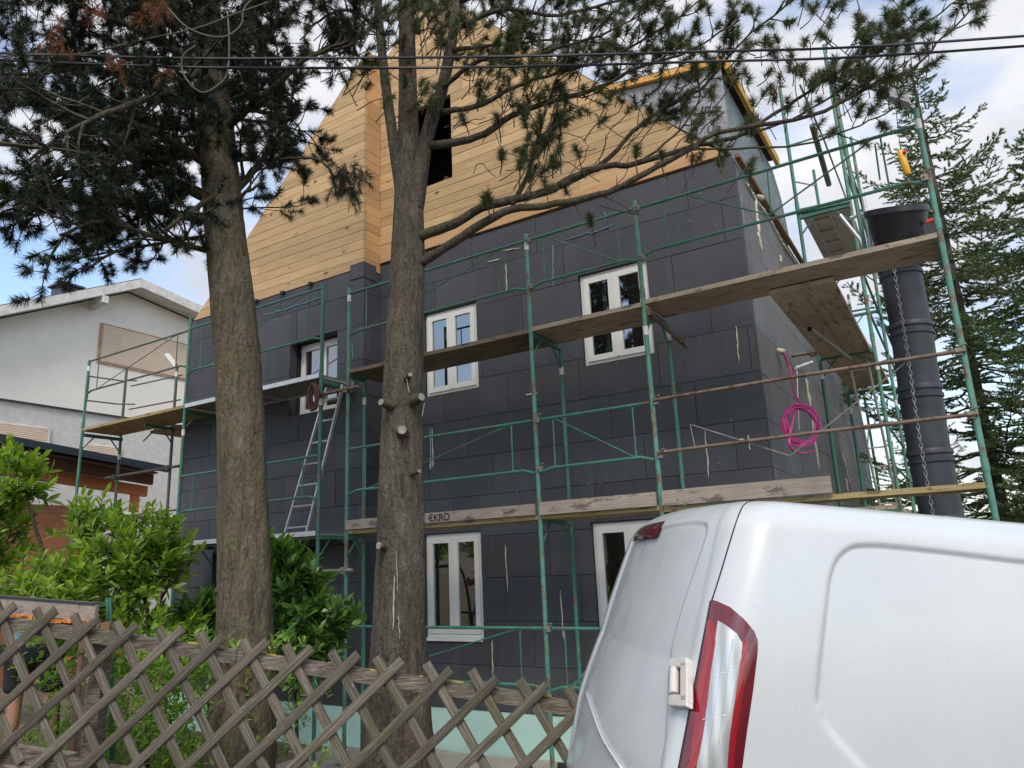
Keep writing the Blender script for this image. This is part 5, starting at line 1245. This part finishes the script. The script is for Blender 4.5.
def van_levels(fine):
    lv = [(.32, .02), (.36, .0), (.5, 0), (.7, 0)]; z = .75; st = .008 if fine else .03
    RZ_ = .12; zt = HV-RZ_-.03
    while z < zt: lv.append((z, 0)); z += st
    k = 22 if fine else 10
    for i in range(k+1):
        a = (pi/2)*i/k; lv.append((zt+RZ_*sin(a), (RZ_+.02)*(1-cos(a))))
    for i in range(1, 12): lv.append((zt+RZ_+.035*(1-(1-i/12)**2), .14+.70*i/12))
    return lv
def van_mesh(fine, disp=None):
    m = MB(); nr, ns = (150, 230) if fine else (40, 60); base = len(m.v); lv = van_levels(fine); n = None
    for (z, ins) in lv:
        o = van_outline(z, ins, nr, ns); n = len(o)
        for (x, y) in o:
            if disp: x, y, zz = disp(x, y, z)
            else: zz = z
            m.v.append(tuple(vw(x, y, zz)))
    for i in range(len(lv)-1):
        for j in range(n): j2 = (j+1) % n; m.face(i*n+j, i*n+j2, (i+1)*n+j2, (i+1)*n+j)
    c = len(m.v); m.v.append(tuple(vw(1.5, WV/2, lv[-1][0]+.002)))
    for j in range(n): m.face((len(lv)-1)*n+j, (len(lv)-1)*n+(j+1) % n, c)
    m.face(*list(range(n))[::-1])
    return m
cm = van_mesh(False); bvh = BVHTree.FromPolygons([V(v) for v in cm.v], cm.f)
def hit(x, y, off=0.):
    r = ray(x, y).normalized(); h = bvh.ray_cast(CAM, r)
    if h[0] is None: return None, None
    n = h[1] if h[1].dot(r) < 0 else -h[1]; return h[0]+n*off, n
def seg_d(p, poly, closed=True):
    best = 9; n = len(poly)
    for i in range(n if closed else n-1):
        a = poly[i]; b = poly[(i+1) % n]; dx, dy = b[0]-a[0], b[1]-a[1]; t = max(0, min(1, ((p[0]-a[0])*dx+(p[1]-a[1])*dy)/(dx*dx+dy*dy+1e-12)))
        e = (p[0]-a[0]-dx*t)**2+(p[1]-a[1]-dy*t)**2
        if e < best: best = e
    return sqrt(best) if best < 9 else 3
def inside(p, poly):
    c = False; n = len(poly)
    for i in range(n):
        a, b = poly[i], poly[i-1]
        if (a[1] > p[1]) != (b[1] > p[1]) and p[0] < (b[0]-a[0])*(p[1]-a[1])/(b[1]-a[1])+a[0]: c = not c
    return c
def smooth2(pts, k=5): return [(q.x, q.z) for q in catmull([V((a, 0, b)) for a, b in pts], k)]
gp = []
for px_ in ((865, 768), (832, 730), (822, 709), (819, 690), (828, 607), (834, 570), (846, 552), (866, 546), (920, 550), (1020, 562)):
    h, _ = hit(*px_); 
    if h: q = vloc(h); gp.append((q.x, q.z))
sp = smooth2(gp); sp = sp+[(sp[-1][0]+1.1, sp[-1][1]-.02), (sp[-1][0]+1.1, sp[0][1]-.25), (sp[0][0]+.25, sp[0][1]-.2)]
dpx = [(655, 530), (680, 524), (700, 523), (706, 528), (701, 548), (690, 580), (676, 625), (669, 660), (667, 700), (664, 740), (660, 768)]
dp = []
for px_ in dpx:
    h, _ = hit(*px_)
    if h: q = vloc(h); dp.append((q.y, q.z))
dpoly = smooth2(dp)+[(dp[-1][0], .5), (WV-dp[-1][0], .5), (WV-dp[3][0], dp[3][1]), (WV-dp[0][0], dp[0][1])]
def sstep(t): t = max(0., min(1., t)); return t*t*(3-2*t)
def vdisp(x, y, z):
    if y < .2 and x > .35 and x < 3.2 and z > .5:
        d = seg_d((x, z), sp); ins = inside((x, z), sp); s_ = d if ins else -d
        y += .014*sstep((s_+.007)/.014)+.004*math.exp(-((s_+.004)/.009)**2)
        # second swage below
    if x < .5 and z > .5 and .1 < y < WV-.1:
        d = seg_d((y, z), dpoly); ins = inside((y, z), dpoly); s_ = d if ins else -d
        x += .010*sstep((s_+.008)/.016)
    return x, y, z
van = root('van', vw(2.1, .9, 0), 'white panel van parked in front of the fence, seen from its rear corner', 'van')
vb = van_mesh(True, vdisp).build('body', 'paint', van, smooth=True)
def patch(pts, off, th, name, mat, parent, sub=10):
    """raised lens patch whose outline is given on the bodywork"""
    out = []; 
    for (x, y) in pts:
        h, n = hit(x, y)
        if h: out.append((h, n))
    c = V((0, 0, 0)); cn = V((0, 0, 0))
    for h, n in out: c += h; cn += n
    c /= len(out); cn.normalize(); m = MB(); k = len(out); rings = 5
    cx = sum(p[0] for p in pts)/len(pts); cy = sum(p[1] for p in pts)/len(pts)
    for r_ in range(rings):
        s_ = 1-.18*r_ if r_ else 1.0
        for (x, y) in pts:
            X_, Y_ = cx+(x-cx)*s_, cy+(y-cy)*s_; h, n = hit(X_, Y_)
            o_ = -.01 if r_ == 0 and False else (off+th*min(1, r_/1.5))
            m.v.append(tuple(h+n*o_))
    for r_ in range(rings-1):
        for j in range(len(pts)): j2 = (j+1) % len(pts); n_ = len(pts); m.face(r_*n_+j, r_*n_+j2, (r_+1)*n_+j2, (r_+1)*n_+j)
    m.face(*[(rings-1)*len(pts)+j for j in range(len(pts))]); 
    # skirt
    b = len(m.v); n_ = len(pts)
    for (x, y) in pts: h, n = hit(x, y); m.v.append(tuple(h-n*.01))
    for j in range(n_): j2 = (j+1) % n_; m.face(b+j, b+j2, j2, j)
    return m.build(name, mat, parent, auto=50)
def dens(pts, k=4, closed=True):
    o = []; n = len(pts)
    for i in range(n if closed else n-1):
        a, b = pts[i], pts[(i+1) % n]; o += [(a[0]+(b[0]-a[0])*t/k, a[1]+(b[1]-a[1])*t/k) for t in range(k)]
    return o if closed else o+[pts[-1]]
lamp_px = [(711.5, 599.5), (718, 601.5), (730, 607), (744, 619), (754, 631), (757.5, 640), (757.5, 652), (753, 690), (747, 730), (741, 775), (739, 800), (672, 800), (678, 770), (690, 712), (702, 650)]
lamp = patch(dens(lamp_px, 3), .002, .004, 'tail_light', 'redlens_dark', van)
patch(dens([(708, 621), (712, 619), (727, 628), (748, 640), (750, 655), (745, 690), (738, 735), (732, 790), (684, 790), (694, 725), (702, 660)], 3), .0045, .004, 'red_lens', 'redlens', lamp)
patch(dens([(719, 621), (727, 626), (737, 634), (742, 643), (742, 655), (737, 690), (730, 735), (724, 792), (693, 792), (702, 740), (712, 665)], 3), .007, .005, 'clear_lens', 'clearlens', lamp)
for off_ in (0, 9):
    pts = [(727+off_*.7, 634+off_*.6), (720+off_*.8, 680), (711+off_*.9, 735), (706+off_, 785)]; m = MB(); m.tube([hit(x, y, .0105)[0] for x, y in dens(pts, 3, False)], .0022, 6); m.build('lens_rib', 'clearlens', lamp)
for y in (676, 720):
    for dx in (0, 9, 18):
        xx = 713+dx-(y-676)*.2; m = MB(); m.tube([hit(xx+q_, y-dx*.25-q_*.25, .0115)[0] for q_ in (0, 4)], .0013, 5); m.build('lens_rib', 'white', lamp)
def pline(pts, r, name, mat, off=-.002, par=None, k=5):
    P = [hit(x, y, off)[0] for x, y in dens([(q.x, q.z) for q in catmull([V((a, 0, b)) for a, b in pts], k)], 1, False)]; m = MB(); m.tube([p for p in P if p], r, 6); return m.build(name, mat, par or van, smooth=True)
pline([(757, 500.5), (745, 504), (738, 517), (729, 545), (720, 575), (712, 600)], .0042, 'door_gap', 'gap', -.0018)
pline([(711, 601), (702, 648), (692, 700), (679, 768), (674, 795)], .0042, 'lamp_gap', 'gap', .001)
pline([(585, 690), (592, 712), (603, 740), (622, 770)], .006, 'door_crease', 'paint', -.003)
# hinge
hc_, hn = hit(683, 684, .012); hx = (hit(690, 684)[0]-hit(676, 684)[0]).normalized(); hz = (hit(683, 670)[0]-hit(683, 700)[0]).normalized()
hg = None
m = MB(); 
for (cx_, cy_, ax_, az_) in ((.004, .072, .060, .018), (.004, -.070, .060, .022), (.044, 0, .022, .074)): m.obox(hc_+hx*cx_+hz*cy_, hx*ax_, hn*.014, hz*az_)
bpyo = m.build('hinge', 'hingepaint', van); bv = bpyo.modifiers.new('b', 'BEVEL'); bv.width = .005; bv.segments = 3
m = MB(); m.tube([hc_-hx*.030-hz*.046+hn*.004, hc_-hx*.030+hz*.050+hn*.004], .018, 14); m.build('hinge_pin', 'hingepaint', bpyo, auto=40)
m = MB(); m.obox(hc_-hx*.0-hz*.0-hn*.004, hx*.016, hn*.004, hz*.045); m.build('hinge_recess_strip', 'rustwheel', bpyo)  # rust-brown strip set into the hinge recess
# high brake light
m = MB(); rows = []
for iz in range(7):
    for iy in range(17):
        y = .80+.56*iy/16; z = 1.662+.075*iz/6; h = bvh.ray_cast(vw(-1.5, y, z), VA); e_ = .004+.012*math.sin(pi*min(1, max(0, iz/6)))*math.sin(pi*iy/16)**.4
        m.v.append(tuple(h[0]-VA*e_ if h[0] else vw(.2, y, z)))
for iz in range(6):
    for iy in range(16): a = iz*17+iy; m.face(a, a+1, a+18, a+17)
m.build('brake_light', 'redlens_dark', van, smooth=True)
# wheels, lamps, windows out of view but part of the van
for (x, y) in ((.85, .02), (3.5, .02), (.85, WV-.24), (3.5, WV-.24)):
    m = MB(); m.tube([vw(x, y, .32), vw(x, y+.03, .32), vw(x, y+.19, .32), vw(x, y+.22, .32)], [.29, .32, .32, .29], 32); wh = m.build('wheel', 'tyre', van, auto=40)
    m = MB(); m.tube([vw(x, y-.008, .32), vw(x, y+.225, .32)], .2, 24); m.build('rim', 'rim', wh, auto=40)
m = MB(); m.obox(vw(-.02, WV/2, .42), VA*.12, VB*(WV/2-.1), VZ*.10); m.build('rear_bumper', 'gap', van)
m = MB(); m.obox(vw(LV-.0, WV/2, .5), VA*.1, VB*(WV/2-.1), VZ*.14); m.build('front_bumper', 'gap', van)
m = MB(); m.obox(vw(3.4, .045, 1.28), VA*.42, VB*.02, VZ*.2); m.build('side_window', 'darkglass', van)

print('verts', sum(len(o.data.vertices) for o in bpy.data.objects if o.type == 'MESH'))
